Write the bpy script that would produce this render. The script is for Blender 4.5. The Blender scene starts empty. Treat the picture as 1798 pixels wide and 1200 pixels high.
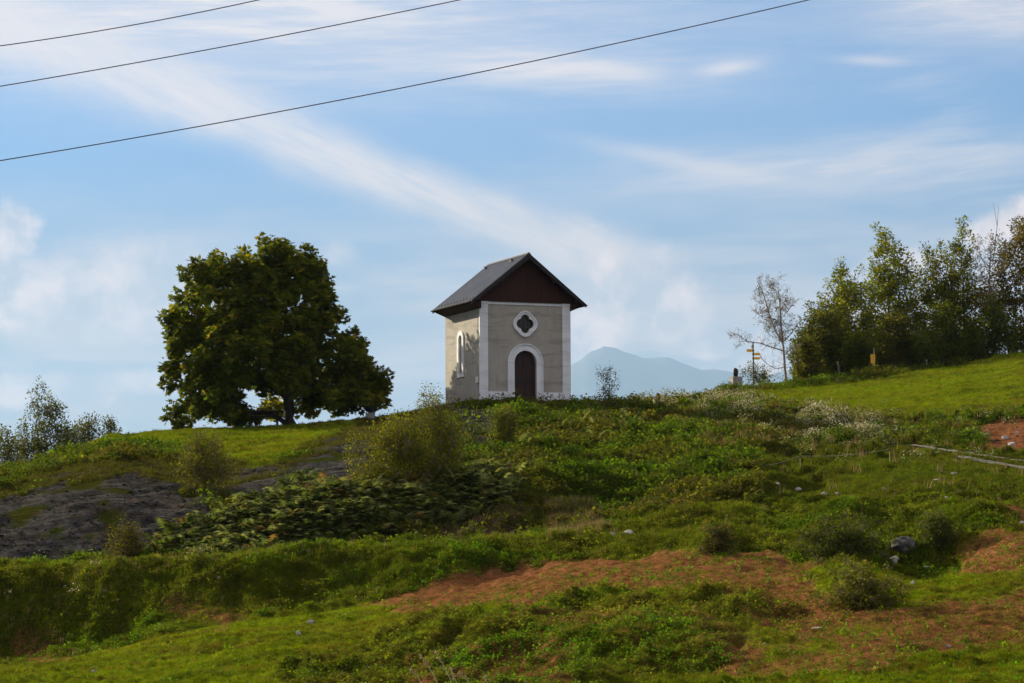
import bpy, bmesh, math, random
import numpy as np
from mathutils import Vector, Matrix

# ------------------------------------------------------------------ camera
S = bpy.context.scene
COL = S.collection
R = math.radians
F = 5100.0                      # focal length in pixels of a 1798 px wide frame
PITCH, ROLL = R(4.93), R(-0.30)
cam_d = bpy.data.cameras.new('camera')
cam = bpy.data.objects.new('camera', cam_d); COL.objects.link(cam)
cam_d.sensor_width = 36; cam_d.lens = 36 * F / 1798
cam_d.clip_start = 0.5; cam_d.clip_end = 95000
CM = Matrix.Rotation(math.pi / 2 + PITCH, 4, 'X') @ Matrix.Rotation(ROLL, 4, 'Z')
cam.matrix_world = CM
S.camera = cam
CN = np.array(CM.to_3x3())

# ------------------------------------------------------------------ light and sky
SUN_AZ, SUN_EL = R(-51), R(23.5)          # azimuth from +Y (view direction), negative = left
sv = Vector((math.sin(SUN_AZ) * math.cos(SUN_EL), math.cos(SUN_AZ) * math.cos(SUN_EL), math.sin(SUN_EL)))
sl = bpy.data.lights.new('sun', 'SUN'); sl.energy = 5.0; sl.angle = R(0.5); sl.color = (1.0, 0.86, 0.64)
so = bpy.data.objects.new('sun', sl); COL.objects.link(so)
so.rotation_euler = (-sv).to_track_quat('-Z', 'Y').to_euler()
S.view_settings.view_transform = 'Standard'; S.view_settings.look = 'None'
S.view_settings.gamma = 1; S.view_settings.exposure = 1.1

class NT:
    """small expression helper over shader nodes"""
    def __init__(s, tree): s.t = tree; s.n = tree.nodes; s.l = tree.links
    def link(s, a, sock):
        if isinstance(a, (int, float)): sock.default_value = a
        elif isinstance(a, tuple): sock.default_value = a
        else: s.l.new(a, sock)
    def m(s, op, a, b=0.0, c=0.0, clamp=False):
        k = s.n.new('ShaderNodeMath'); k.operation = op; k.use_clamp = clamp
        s.link(a, k.inputs[0]); s.link(b, k.inputs[1])
        if op in ('MULTIPLY_ADD', 'SMOOTH_MIN', 'SMOOTH_MAX'): s.link(c, k.inputs[2])
        return k.outputs[0]
    def add(s, a, b): return s.m('ADD', a, b)
    def sub(s, a, b): return s.m('SUBTRACT', a, b)
    def mul(s, a, b): return s.m('MULTIPLY', a, b)
    def ss(s, x, a, b):
        k = s.n.new('ShaderNodeMapRange'); k.interpolation_type = 'SMOOTHSTEP'
        s.link(x, k.inputs[0]); k.inputs[1].default_value = a; k.inputs[2].default_value = b
        return k.outputs[0]
    def comb(s, x, y, z=0.0):
        k = s.n.new('ShaderNodeCombineXYZ'); s.link(x, k.inputs[0]); s.link(y, k.inputs[1]); s.link(z, k.inputs[2]); return k.outputs[0]
    def noise(s, vec, scale, detail=4, rough=0.55, dist=0.0, out=0):
        k = s.n.new('ShaderNodeTexNoise'); 
        if vec is not None: s.l.new(vec, k.inputs['Vector'])
        k.inputs['Scale'].default_value = scale; k.inputs['Detail'].default_value = detail
        k.inputs['Roughness'].default_value = rough; k.inputs['Distortion'].default_value = dist
        return k.outputs[out]
    def mix(s, fac, a, b, mode='MIX'):
        k = s.n.new('ShaderNodeMix'); k.data_type = 'RGBA'; k.blend_type = mode
        s.link(fac, k.inputs[0])
        s.link(a if not isinstance(a, tuple) or len(a) == 4 else a + (1,), k.inputs[6])
        s.link(b if not isinstance(b, tuple) or len(b) == 4 else b + (1,), k.inputs[7]); return k.outputs[2]
    def curve(s, x, pts, x0, x1, y0, y1):
        """smooth lookup: x in [x0,x1] -> y through pts"""
        k = s.n.new('ShaderNodeFloatCurve'); c = k.mapping.curves[0]
        q = [((a - x0) / (x1 - x0), (b - y0) / (y1 - y0)) for a, b in pts]
        c.points[0].location = q[0]; c.points[-1].location = q[-1]
        for p in q[1:-1]: c.points.new(*p)
        k.mapping.update()
        s.link(s.m('DIVIDE', s.sub(x, x0), x1 - x0, clamp=True), k.inputs['Value'])
        return s.add(s.mul(k.outputs[0], y1 - y0), y0)

def build_world():
    w = bpy.data.worlds.new('World'); S.world = w; w.use_nodes = True
    t = w.node_tree; t.nodes.clear(); N = NT(t)
    sky = t.nodes.new('ShaderNodeTexSky'); sky.sky_type = 'NISHITA'; sky.sun_disc = False
    sky.sun_elevation = SUN_EL; sky.sun_rotation = SUN_AZ; sky.altitude = 900
    sky.air_density = 1.0; sky.dust_density = 0.6; sky.ozone_density = 2.0
    tc = t.nodes.new('ShaderNodeTexCoord'); sp = t.nodes.new('ShaderNodeSeparateXYZ')
    t.links.new(tc.outputs['Generated'], sp.inputs[0])
    az = N.m('ARCTAN2', sp.outputs[0], sp.outputs[1]); el = N.m('ARCSINE', sp.outputs[2])
    # angular coordinates: U = azimuth, V = elevation (downwards), 1 unit = 1.12 degrees
    U = N.add(N.mul(az, F / 100), 8.99); V = N.add(N.mul(el, -F / 100), 10.4)
    P = N.comb(U, V)
    wob = N.sub(N.noise(P, 0.55, 5, 0.6), 0.5)
    wob2 = N.sub(N.noise(P, 1.6, 5, 0.6), 0.5)
    def blob(cu, cv, ru, rv, ang, soft=1.0, n=0.0):
        a = R(ang); du = N.sub(U, cu); dv = N.sub(V, cv)
        x = N.add(N.mul(du, math.cos(a) / ru), N.mul(dv, math.sin(a) / ru))
        y = N.add(N.mul(du, -math.sin(a) / rv), N.mul(dv, math.cos(a) / rv))
        if n: y = N.add(y, N.mul(wob, n)); x = N.add(x, N.mul(wob2, n * .6))
        r2 = N.add(N.mul(x, x), N.mul(y, y))
        return N.m('EXPONENT', N.mul(r2, -soft))
    # fine streaks running with the high wind (stretched noise)
    def streak(ang, sx, sy, scale, detail=6):
        a = R(ang)
        x = N.add(N.mul(U, math.cos(a) * sx), N.mul(V, math.sin(a) * sx))
        y = N.add(N.mul(U, -math.sin(a) * sy), N.mul(V, math.cos(a) * sy))
        return N.noise(N.comb(x, y), scale, detail, 0.6, 0.35)
    st1 = N.ss(N.add(N.mul(streak(30, .35, 1.9, 1.1, 9), .55), N.mul(streak(24, .5, 5.0, 1.6, 9), .45)), .34, .64)
    st2 = N.ss(N.add(N.mul(streak(3, .22, 1.8, 1.1, 9), .6), N.mul(streak(-2, .4, 5.5, 1.5, 9), .4)), .40, .62)
    st3 = N.ss(N.add(N.mul(streak(-10, .25, 1.6, 1.1, 9), .6), N.mul(streak(-4, .4, 5.0, 1.5, 9), .4)), .38, .62)
    # the long diagonal streak
    cen = N.curve(U, [(-3, -.6), (0, .55), (2, 1.25), (4, 2.0), (6, 2.85), (8, 3.55), (10, 4.35), (11.2, 4.85), (12, 5.6), (14, 7.4)], -3, 14, -1, 8)
    wid = N.curve(U, [(-3, .9), (0, .75), (2, .7), (4, .62), (6, .52), (8, .45), (10, .50), (12, .7), (14, .5)], -3, 14, 0, 1)
    d = N.m('DIVIDE', N.add(N.add(N.sub(V, cen), N.mul(wob, .5)), N.mul(wob2, .18)), wid)
    band = N.m('EXPONENT', N.mul(N.m('POWER', N.m('ABSOLUTE', d), 2.6), -1.1))
    band = N.mul(band, N.add(N.mul(st1, .42), .62))
    band = N.mul(band, N.ss(U, 13.0, 11.0))
    hi = N.m('MULTIPLY', band, 0.92)
    def over(a, b): return N.sub(1.0, N.mul(N.sub(1.0, a), N.sub(1.0, b)))
    veil = N.mul(blob(2.5, .1, 8.5, 1.5, 2, 1, .4), N.add(N.mul(st2, .5), .62))
    wisp1 = N.mul(blob(9.6, 1.22, 2.6, .36, 4, 1.0, .5), N.add(N.mul(st2, .5), .45))
    wisp1b = N.mul(blob(11.0, 1.33, .75, .16, 6, 1.2, .4), .6)
    wisp2 = N.mul(blob(12.85, 1.27, .55, .13, -8, 1.1, .5), .75)
    wisp2b = N.mul(blob(15.4, 1.2, .6, .09, 3, 1.1, .5), .5)
    fan = N.mul(blob(14.6, 3.05, 4.2, .48, -2, 1, .7), N.add(N.mul(st3, .45), .38))
    fan2 = N.mul(blob(12.1, 2.9, 1.8, .16, 12, 1, .4), .5)
    cor = N.mul(blob(17.5, .3, 2.8, .7, 8, 1, .5), N.add(N.mul(st2, .4), .5))
    mid = N.mul(blob(16.5, 2.0, 3, .7, 60, 1, .5), N.mul(st3, .25))
    high = N.mul(N.ss(V, -1.5, -9.0), N.add(N.mul(st2, .4), .55))  # unseen veil above the frame, added for brighter, more neutral ambient light
    for b in (veil, high, wisp1, wisp1b, wisp2, wisp2b, fan, fan2, cor, mid): hi = over(hi, b)
    lowv = N.mul(N.ss(V, 2.6, 5.6), N.add(N.mul(N.ss(streak(0, .3, 1.5, .9), .32, .68), .50), .22))
    hi = over(hi, lowv)
    # low heap clouds with puffy edges
    puff = N.sub(N.add(N.mul(N.noise(P, .7, 7, 0.6, .25), .6), N.mul(N.noise(P, 2.3, 6, 0.6, .2), .4)), 0.5)
    def heap(bl, lo=.40, hi_=.62, k=1.7): return N.ss(N.add(bl, N.mul(puff, k)), lo, hi_)
    left = heap(N.m('MAXIMUM', blob(.1, 4.15, .75, .6, 0), N.m('MAXIMUM', blob(-.1, 5.45, 1.0, .55, 0), blob(-.4, 6.9, 3.4, .35, 0, 1))), .35, .75)
    left = N.mul(left, .85)
    lefth = N.mul(N.ss(N.add(N.m('MAXIMUM', blob(1.8, 5.2, 4.4, .95, 0), blob(2.0, 6.75, 4.0, .28, -2)), N.mul(puff, 1.2)), .25, .95), .75)
    tre = N.mul(N.ss(N.add(blob(5.9, 4.45, .55, .35, 0), N.mul(puff, .5)), .45, 1.1), .5)
    r1 = N.mul(heap(N.m('MAXIMUM', blob(11.1, 5.15, 1.6, .85, 25), blob(10.3, 5.9, .9, .6, 0)), .24, .85), .92)
    r2 = heap(N.m('MAXIMUM', blob(12.7, 6.05, .9, .4, -10), blob(13.6, 6.2, 1.0, .6, 0)), .35, .7)
    ed = N.curve(U, [(12, 6.4), (13.2, 5.8), (14.4, 5.2), (15.5, 4.45), (16.4, 4.35), (17, 4.0), (17.8, 3.55), (19, 3.0), (22, 3.4)], 12, 22, 2, 8)
    r3 = N.ss(N.add(N.sub(V, ed), N.mul(puff, .9)), -.05, .30)
    r3 = N.mul(N.mul(r3, N.ss(U, 12.6, 14.2)), .92)
    lo = left
    for b in (lefth, tre, r1, r2, r3): lo = over(lo, b)
    lo = N.mul(lo, N.ss(V, 9.5, 7.5))
    # the blue-grey stripe near the horizon at the left
    shade = N.noise(P, 1.1, 6, .6)
    sky_c = N.mix(1.0, sky.outputs[0], (0.235, 0.60, 0.97), 'MULTIPLY')
    bg_sky = t.nodes.new('ShaderNodeVectorMath'); bg_sky.operation = 'SCALE'
    t.links.new(N.mix(N.ss(V, 1.5, 6.5), sky_c, N.mix(1.0, sky_c, (.70, .57, .53), 'MULTIPLY')), bg_sky.inputs[0]); bg_sky.inputs['Scale'].default_value = 1.0
    c_hi = N.mix(N.ss(V, 1, 6), (9.4, 8.0, 7.4), (9.6, 7.4, 6.2))
    c_lo = N.mix(N.ss(shade, .35, .68), (5.0, 4.9, 5.4), (13.0, 9.6, 8.0))
    a = N.mix(N.mul(hi, .95), bg_sky.outputs[0], c_hi)
    b = N.mix(N.mul(lo, .9), a, c_lo)
    bg = t.nodes.new('ShaderNodeBackground'); t.links.new(b, bg.inputs[0]); bg.inputs[1].default_value = 0.052
    out = t.nodes.new('ShaderNodeOutputWorld'); t.links.new(bg.outputs[0], out.inputs[0])
build_world()

# ------------------------------------------------------------------ projection helpers
def ray(u, v):
    d = CN @ np.array([(u - 899) / F, (600 - v) / F, -1.0]); return d / d[1]
def at(u, v, D):                    # the point at forward distance D seen at pixel (u, v)
    d = ray(u, v); return Vector(d * D)
def pix(X, Y, Z):
    P = np.stack([X, Y, Z], -1) @ CN
    return 899 + F * P[..., 0] / -P[..., 2], 600 - F * P[..., 1] / -P[..., 2]

# ------------------------------------------------------------------ numpy noise
def _h(ix, iy, seed):
    n = (ix.astype(np.int64) * 374761393 + iy.astype(np.int64) * 668265263 + seed * 1442695041) & 0xffffffff
    n = ((n ^ (n >> 13)) * 1274126177) & 0xffffffff
    return ((n ^ (n >> 16)) & 0xffff) / 65535.0
def vnoise(x, y, seed=0):
    ix = np.floor(x); iy = np.floor(y); fx = x - ix; fy = y - iy
    fx = fx * fx * (3 - 2 * fx); fy = fy * fy * (3 - 2 * fy)
    a = _h(ix, iy, seed); b = _h(ix + 1, iy, seed); c = _h(ix, iy + 1, seed); d = _h(ix + 1, iy + 1, seed)
    return (a * (1 - fx) + b * fx) * (1 - fy) + (c * (1 - fx) + d * fx) * fy
def fbm(x, y, oct=4, seed=0, rough=.5):
    s = 0; a = 1; t = 0; ca, sa = math.cos(.6), math.sin(.6)
    for o in range(oct):
        s = s + a * vnoise(x, y, seed + o * 17); t += a; a *= rough
        x, y = (x * ca - y * sa) * 2.03 + 7.1, (x * sa + y * ca) * 2.03 + 3.3
    return s / t
rng = np.random.default_rng(7); random.seed(7)

# ------------------------------------------------------------------ mesh helpers
def np_mesh(name, V, Fc, mat, parent=None, col=None, smooth=False, link=True):
    V = np.asarray(V, dtype=np.float32).reshape(-1, 3); Fc = np.asarray(Fc, dtype=np.int32)
    me = bpy.data.meshes.new(name)
    nf, k = Fc.shape
    me.vertices.add(len(V)); me.vertices.foreach_set('co', V.ravel())
    me.loops.add(nf * k); me.loops.foreach_set('vertex_index', Fc.ravel())
    me.polygons.add(nf); me.polygons.foreach_set('loop_start', np.arange(0, nf * k, k, dtype=np.int32))
    me.polygons.foreach_set('loop_total', np.full(nf, k, dtype=np.int32))
    if smooth: me.polygons.foreach_set('use_smooth', np.ones(nf, dtype=bool))
    if col is not None:
        at_ = me.color_attributes.new('col', 'FLOAT_COLOR', 'POINT')
        c = np.ones((len(V), 4), np.float32); c[:, :np.shape(col)[1]] = col
        at_.data.foreach_set('color', c.ravel())
    me.update(); me.materials.append(mat)
    o = bpy.data.objects.new(name, me)
    COL.objects.link(o)
    if parent: o.parent = parent
    return o
def bm_obj(name, bm, mat, parent=None, smooth=False, bevel=0, loc=None):
    if bevel:
        bmesh.ops.bevel(bm, geom=[e for e in bm.edges if e.is_manifold and e.calc_face_angle(0) > .6], offset=bevel, segments=1, affect='EDGES')
    bmesh.ops.recalc_face_normals(bm, faces=bm.faces)
    me = bpy.data.meshes.new(name); bm.to_mesh(me); bm.free(); me.materials.append(mat)
    if smooth:
        for p in me.polygons: p.use_smooth = True
    o = bpy.data.objects.new(name, me); COL.objects.link(o)
    if parent: o.parent = parent
    if loc is not None: o.location = loc
    return o
def box(bm, x0, x1, y0, y1, z0, z1, mat=None):
    vs = [bm.verts.new(p) for p in ((x0,y0,z0),(x1,y0,z0),(x1,y1,z0),(x0,y1,z0),(x0,y0,z1),(x1,y0,z1),(x1,y1,z1),(x0,y1,z1))]
    if mat is not None:
        for v in vs: v.co = mat @ v.co
    for f in ((3,2,1,0),(4,5,6,7),(0,1,5,4),(1,2,6,5),(2,3,7,6),(3,0,4,7)): bm.faces.new([vs[i] for i in f])
    return bm
def prism(bm, poly, a0, a1, fn):
    """extrude closed 2D polygon from a0 to a1; fn(p, a) -> 3D"""
    A = [bm.verts.new(fn(p, a0)) for p in poly]; B = [bm.verts.new(fn(p, a1)) for p in poly]
    n = len(poly); bm.faces.new(A); bm.faces.new(B[::-1])
    for i in range(n): bm.faces.new((A[i], A[(i+1) % n], B[(i+1) % n], B[i]))
    return bm
def ring(bm, outer, inner, a0, a1, fn):
    n = len(outer)
    L = [[bm.verts.new(fn(p, a)) for p in q] for q, a in ((outer, a0), (inner, a0), (inner, a1), (outer, a1))]
    for k in range(4):
        P, Q = L[k], L[(k+1) % 4]
        for i in range(n): bm.faces.new((P[i], P[(i+1) % n], Q[(i+1) % n], Q[i]))
    return bm
def tubes(P0, P1, r0, r1, sides=5):
    """arrays of segments -> verts, quads"""
    P0 = np.asarray(P0, float); P1 = np.asarray(P1, float); d = P1 - P0
    L = np.linalg.norm(d, axis=1, keepdims=True) + 1e-9; d = d / L
    ref = np.where(np.abs(d[:, 2:3]) > .9, np.array([[1., 0, 0]]), np.array([[0, 0, 1.]]))
    a = np.cross(d, ref); a /= np.linalg.norm(a, axis=1, keepdims=True); b = np.cross(d, a)
    th = np.arange(sides) * 2 * np.pi / sides
    rg = a[:, None] * np.cos(th)[None, :, None] + b[:, None] * np.sin(th)[None, :, None]
    r0 = np.broadcast_to(r0, (len(P0),)); r1 = np.broadcast_to(r1, (len(P0),))
    V = np.concatenate([P0[:, None] + rg * r0[:, None, None], (P1 + d * L * .02)[:, None] + rg * r1[:, None, None]], 1)
    i = np.arange(sides); j = (i + 1) % sides
    q = np.stack([i, j, j + sides, i + sides], 1)
    Fc = (np.arange(len(P0))[:, None, None] * 2 * sides + q[None]).reshape(-1, 4)
    return V.reshape(-1, 3), Fc
def tag(o, label=None, cat=None, group=None, kind=None):
    if label: o['label'] = label
    if cat: o['category'] = cat
    if group: o['group'] = group
    if kind: o['kind'] = kind
    return o
def thing(name, label, cat, loc, rz=0, group=None):
    o = bpy.data.objects.new(name, None); COL.objects.link(o); o.empty_display_size = .3
    o.location = loc; o.rotation_euler = (0, 0, rz); return tag(o, label, cat, group)

# ------------------------------------------------------------------ materials
def new_mat(name):
    m = bpy.data.materials.new(name); m.use_nodes = True; t = m.node_tree; t.nodes.clear()
    N = NT(t); b = t.nodes.new('ShaderNodeBsdfPrincipled'); o = t.nodes.new('ShaderNodeOutputMaterial')
    t.links.new(b.outputs[0], o.inputs[0]); return m, N, b, o
def obj_co(N):
    return N.n.new('ShaderNodeTexCoord').outputs['Object']
def bump(N, b, h, strength=.4, dist=.02):
    k = N.n.new('ShaderNodeBump'); k.inputs['Strength'].default_value = strength; k.inputs['Distance'].default_value = dist
    N.l.new(h, k.inputs['Height']); N.l.new(k.outputs[0], b.inputs['Normal'])
def simple(name, c1, c2, scale=3, rough=.8, bs=.3, bd=.01, stretch=None, detail=6, metallic=0, spec=.3):
    m, N, b, o = new_mat(name); co = obj_co(N)
    if stretch:
        mp = N.n.new('ShaderNodeMapping'); mp.inputs['Scale'].default_value = stretch; N.l.new(co, mp.inputs[0]); co = mp.outputs[0]
    n = N.noise(co, scale, detail, .6); c = N.mix(N.ss(n, .3, .7), c1, c2)
    N.l.new(c, b.inputs['Base Color']); b.inputs['Roughness'].default_value = rough
    b.inputs['Metallic'].default_value = metallic; b.inputs['Specular IOR Level'].default_value = spec
    bump(N, b, N.noise(co, scale * 6, 5, .65), bs, bd); return m
def foliage(name, trans=.35, rough=.55, spec=.25, boost=(1.25, 1.2, .7)):
    m, N, b, o = new_mat(name)
    a = N.n.new('ShaderNodeAttribute'); a.attribute_name = 'col'
    g = N.n.new('ShaderNodeNewGeometry')
    c = N.mix(N.mul(N.noise(g.outputs['Position'], 9.0, 2), .5), a.outputs['Color'], (.06, .07, .006))
    N.l.new(c, b.inputs['Base Color']); b.inputs['Roughness'].default_value = rough
    b.inputs['Specular IOR Level'].default_value = spec
    tr = N.n.new('ShaderNodeBsdfTranslucent'); N.l.new(N.mix(1.0, c, boost, 'MULTIPLY'), tr.inputs[0])
    mx = N.n.new('ShaderNodeMixShader'); mx.inputs[0].default_value = trans
    N.l.new(b.outputs[0], mx.inputs[1]); N.l.new(tr.outputs[0], mx.inputs[2]); N.l.new(mx.outputs[0], o.inputs[0])
    return m
M_LEAF = foliage('leaf', .50, .7, .05); M_GRASS = foliage('grass_blade', .40, .9, .0); M_DRY = foliage('dry_stalk', .3, .9, .0, (1.1, 1, .9))
M_BARK = simple('bark', (.035, .028, .022), (.09, .075, .06), 6, .95, .8, .03, (1, 1, .25))
M_BIRCH = simple('birch_bark', (.16, .13, .11), (.34, .29, .25), 5, .9, .4, .01, (1, 1, 2))
M_TWIG = simple('twig_bark', (.10, .075, .055), (.20, .16, .13), 5, .95, .3, .01)

def plaster(name, c1, c2, c3):
    m, N, b, o = new_mat(name); co = obj_co(N)
    n1 = N.noise(co, .9, 6, .65, .4); n2 = N.noise(co, 7, 6, .7)
    mp = N.n.new('ShaderNodeMapping'); mp.inputs['Scale'].default_value = (2.2, 2.2, .35); N.l.new(co, mp.inputs[0])
    n3 = N.noise(mp.outputs[0], 1.6, 5, .6)
    mp2 = N.n.new('ShaderNodeMapping'); mp2.inputs['Scale'].default_value = (.5, .5, 2.4); N.l.new(co, mp2.inputs[0])
    n4 = N.noise(mp2.outputs[0], 1.2, 6, .6, .5)
    c = N.mix(N.ss(n1, .35, .68), c1, c2); c = N.mix(N.mul(N.ss(n3, .5, .75), .5), c, c3)
    c = N.mix(N.mul(N.ss(n4, .50, .62), .5), c, c3)
    sz = N.n.new('ShaderNodeSeparateXYZ'); N.l.new(co, sz.inputs[0])
    c = N.mix(N.mul(N.ss(N.add(sz.outputs[2], N.mul(n1, 1.2)), 1.35, .45), .35), c, c3)
    c = N.mix(N.mul(N.ss(n2, .45, .7), .2), c, c2)
    N.l.new(c, b.inputs['Base Color']); b.inputs['Roughness'].default_value = .92; b.inputs['Specular IOR Level'].default_value = .15
    bump(N, b, N.add(N.noise(co, 40, 4, .7), N.mul(n2, 1.5)), .35, .012); return m
M_PLASTER = plaster('rough_plaster', (.385, .37, .318), (.335, .324, .28), (.215, .206, .175))
M_WHITE = plaster('white_trim', (.74, .78, .79), (.66, .70, .71), (.52, .54, .53))
M_BOARD = simple('brown_boards', (.022, .007, .0035), (.040, .012, .006), 1.2, .8, .3, .01, (8, 1, .5))
M_DARKBOARD = simple('dark_verge_wood', (.012, .011, .011), (.022, .019, .018), 3, .7)
M_DOOR = simple('door_wood', (.022, .010, .008), (.040, .018, .013), 1.5, .65, .3, .01, (7, 1, .5))
M_IRON = simple('black_iron', (.010, .010, .011), (.02, .02, .02), 8, .5)
M_ZINC = simple('gutter_zinc', (.07, .06, .05), (.12, .11, .10), 5, .5, .1, .005, metallic=.3)
def slate():
    m, N, b, o = new_mat('slate'); co = obj_co(N)
    mp = N.n.new('ShaderNodeMapping'); mp.inputs['Rotation'].default_value = (0, 0, math.pi / 2); N.l.new(co, mp.inputs[0])
    br = N.n.new('ShaderNodeTexBrick'); N.l.new(mp.outputs[0], br.inputs['Vector'])
    br.inputs['Scale'].default_value = 1; br.inputs['Brick Width'].default_value = .28; br.inputs['Row Height'].default_value = .19
    br.inputs['Mortar Size'].default_value = .006; br.inputs['Color1'].default_value = (.022, .033, .060, 1)
    br.inputs['Color2'].default_value = (.034, .048, .080, 1); br.inputs['Mortar'].default_value = (.05, .05, .055, 1)
    n = N.noise(co, .8, 5, .6); c = N.mix(N.mul(N.ss(n, .4, .7), .5), br.outputs['Color'], (.020, .028, .045))
    N.l.new(c, b.inputs['Base Color']); b.inputs['Roughness'].default_value = .9; b.inputs['Specular IOR Level'].default_value = .10
    bump(N, b, br.outputs['Fac'], -.4, .01); return m
M_SLATE = slate()
def glass(name, c, rough=.08):
    m, N, b, o = new_mat(name); b.inputs['Base Color'].default_value = c + (1,); b.inputs['Roughness'].default_value = rough
    b.inputs['Specular IOR Level'].default_value = .6 if c[0] > .1 else .25
    bump(N, b, N.noise(obj_co(N), 3.0, 2), .06, .02); return m
M_GLASS = glass('dark_window_glass', (.012, .016, .014), .15)
M_STONE = simple('pale_stone', (.24, .23, .21), (.42, .40, .37), 4, .9, .6, .02)
M_CONC = simple('pedestal_stone', (.20, .20, .19), (.30, .29, .27), 5, .9, .4, .01)
M_BOULDER = simple('grey_boulder', (.022, .023, .022), (.13, .13, .125), 3.2, .9, .8, .04)
M_BRONZE = simple('dark_bronze', (.008, .009, .011), (.016, .017, .02), 6, .4, .3, .01)
M_WOODGREY = simple('weathered_wood', (.10, .095, .085), (.19, .18, .165), 3, .9, .4, .01, (1, 1, .2))
M_TABLE = simple('dark_table_wood', (.018, .014, .011), (.035, .028, .022), 3, .85, .3, .01)
M_YELLOW = simple('yellow_sign_paint', (.85, .44, .012), (.88, .48, .02), 4, .45, .05, .002)
M_METAL = simple('grey_metal_post', (.22, .21, .19), (.34, .32, .29), 6, .5, .1, .003)
M_DARKPOST = simple('dark_metal_post', (.03, .03, .028), (.06, .06, .055), 6, .5, .1, .003)
M_WIRE = simple('cable', (.02, .02, .02), (.04, .04, .04), 3, .6)
M_ROPE = simple('fence_rope', (.30, .28, .20), (.42, .39, .28), 9, .8)

# ------------------------------------------------------------------ terrain
# feature lines of the hillside: for each column the sight line meets the ground at (v, distance)
KEYS = {  #      bottom      meadow      bank foot   bank crest  terrace     slope       upper       crest
 -250: ((1215,75),(1192,84),(1178,95.2),(1002,98),(1006,104),(935,112),(885,124),(862,138)),
 0:    ((1205,75),(1185,84),(1165,95.2),(993,98),(1006,103),(905,108),(853,115),(834,136)),
 100:  ((1205,75),(1175,84),(1150,94.2),(990,98),(1004,103),(890,108),(834,116),(803,139)),
 200:  ((1205,75),(1165,84),(1130,94.2),(985,97),(1000,103),(885,108),(806,117),(768,142)),
 300:  ((1205,74),(1150,83),(1105,93.2),(978,97),(994,103),(890,108),(806,118),(757,147)),
 400:  ((1205,73),(1138,83),(1085,93.2),(970,96),(986,103),(890,108),(812,119),(752,149)),
 510:  ((1205,73),(1125,83),(1072,93.2),(963,96),(979,103),(875,108),(798,120),(747,149)),
 640:  ((1205,72),(1112,83),(1052,93.2),(955,96),(971,103),(860,108),(782,121),(737,148)),
 720:  ((1205,70),(1105,81),(1045,92.2),(950,95),(965,103),(858,109),(765,129),(722,144)),
 800:  ((1205,68),(1100,80),(1035,92.2),(947,95),(962,103),(862,109),(755,127),(712,141)),
 900:  ((1205,67),(1095,79),(1015,93.2),(943,96),(955,103),(865,109),(755,127),(704,140)),
 1000: ((1205,66),(1090,78),(990,92),(938,97),(938,103),(858,110),(760,128),(704,141)),
 1100: ((1205,66),(1085,77),(985,91),(925,98),(905,105),(825,115),(750,131),(710,147)),
 1200: ((1205,66),(1080,76),(980,90),(900,99),(862,107),(795,118),(745,135),(708,160)),
 1250: ((1205,65),(1080,76),(983,89),(900,99),(848,108),(795,118),(742,137),(700,168)),
 1290: ((1205,65),(1080,76),(985,89),(900,99),(838,109),(798,118),(740,139),(685,175)),
 1400: ((1205,64),(1080,76),(995,88),(900,99),(826,110),(812,118),(745,140),(676,185)),
 1500: ((1205,63),(1078,75),(1010,86),(900,98),(820,109),(795,121),(735,142),(665,187)),
 1600: ((1205,62),(1078,74),(1015,85),(900,97),(816,108),(787,122),(722,145),(651,189)),
 1700: ((1205,62),(1080,74),(1005,84),(895,96),(822,107),(796,120),(712,146),(637,190)),
 1798: ((1205,62),(1080,74),(990,84),(895,96),(832,107),(806,119),(702,147),(619,191)),
 2050: ((1210,62),(1085,74),(985,84),(895,96),(852,107),(826,119),(680,148),(575,195)),
}
UK = np.array(sorted(KEYS)); KT = np.array([[(ray(u, v)[2], D) for v, D in KEYS[u]] for u in UK])   # tangent, distance
uc = np.concatenate([np.array([-4300, -3000, -2200, -1500, -1000, -700, -500, -380]), np.arange(-280, 2080, 4.0), np.array([2200, 2350, 2600, 3000, 3600, 4500, 6000])])
Dn = np.concatenate([np.array([2, 6, 12, 20, 28, 36, 42, 48]), np.arange(52, 212, .25), 212 * 1.16 ** np.arange(0, 39)])
Df = np.arange(0, 420, .25)
def lerp_cols(u):
    u = np.clip(u, UK[0], UK[-1]); k = np.clip(np.searchsorted(UK, u) - 1, 0, len(UK) - 2)
    f = (u - UK[k]) / (UK[k + 1] - UK[k]); f = f * f * (3 - 2 * f) * .5 + f * .5
    return KT[k] * (1 - f) + KT[k + 1] * f
ker = np.exp(-.5 * (np.arange(-10, 11) * .25 / .5) ** 2); ker /= ker.sum()
cc = (uc - 899) / F / math.cos(PITCH)
Z = np.zeros((len(uc), len(Dn)))
for i, u in enumerate(uc):
    K = lerp_cols(u); d = K[:, 1]; z = K[:, 0] * K[:, 1]
    dc, zc = d[-1], z[-1]; hold = 9 if (u > 660 and u < 1060) else 5
    dd = np.concatenate([[0, 30, 55], d, [dc + hold, dc + hold + 12, dc + hold + 45, 420]])
    zz = np.concatenate([[-1.7, -2.2, -2.8], z, [zc + .05, zc - 1.2, zc - 9, zc - 45]])
    prof = np.interp(Df, dd, zz)
    prof = np.convolve(np.pad(prof, 10, 'edge'), ker, 'valid')
    Z[i] = np.interp(Dn, np.concatenate([Df, [900, 3000, 9000, 70000]]), np.concatenate([prof, [zc - 130, zc - 240, -260, -260]]))
CC, DD = np.meshgrid(cc, Dn, indexing='ij'); XX = CC * DD; YY = DD
UU0, VV0 = pix(XX, YY, Z)
near = (DD < 215) & (np.abs(CC) < .30)

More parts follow.
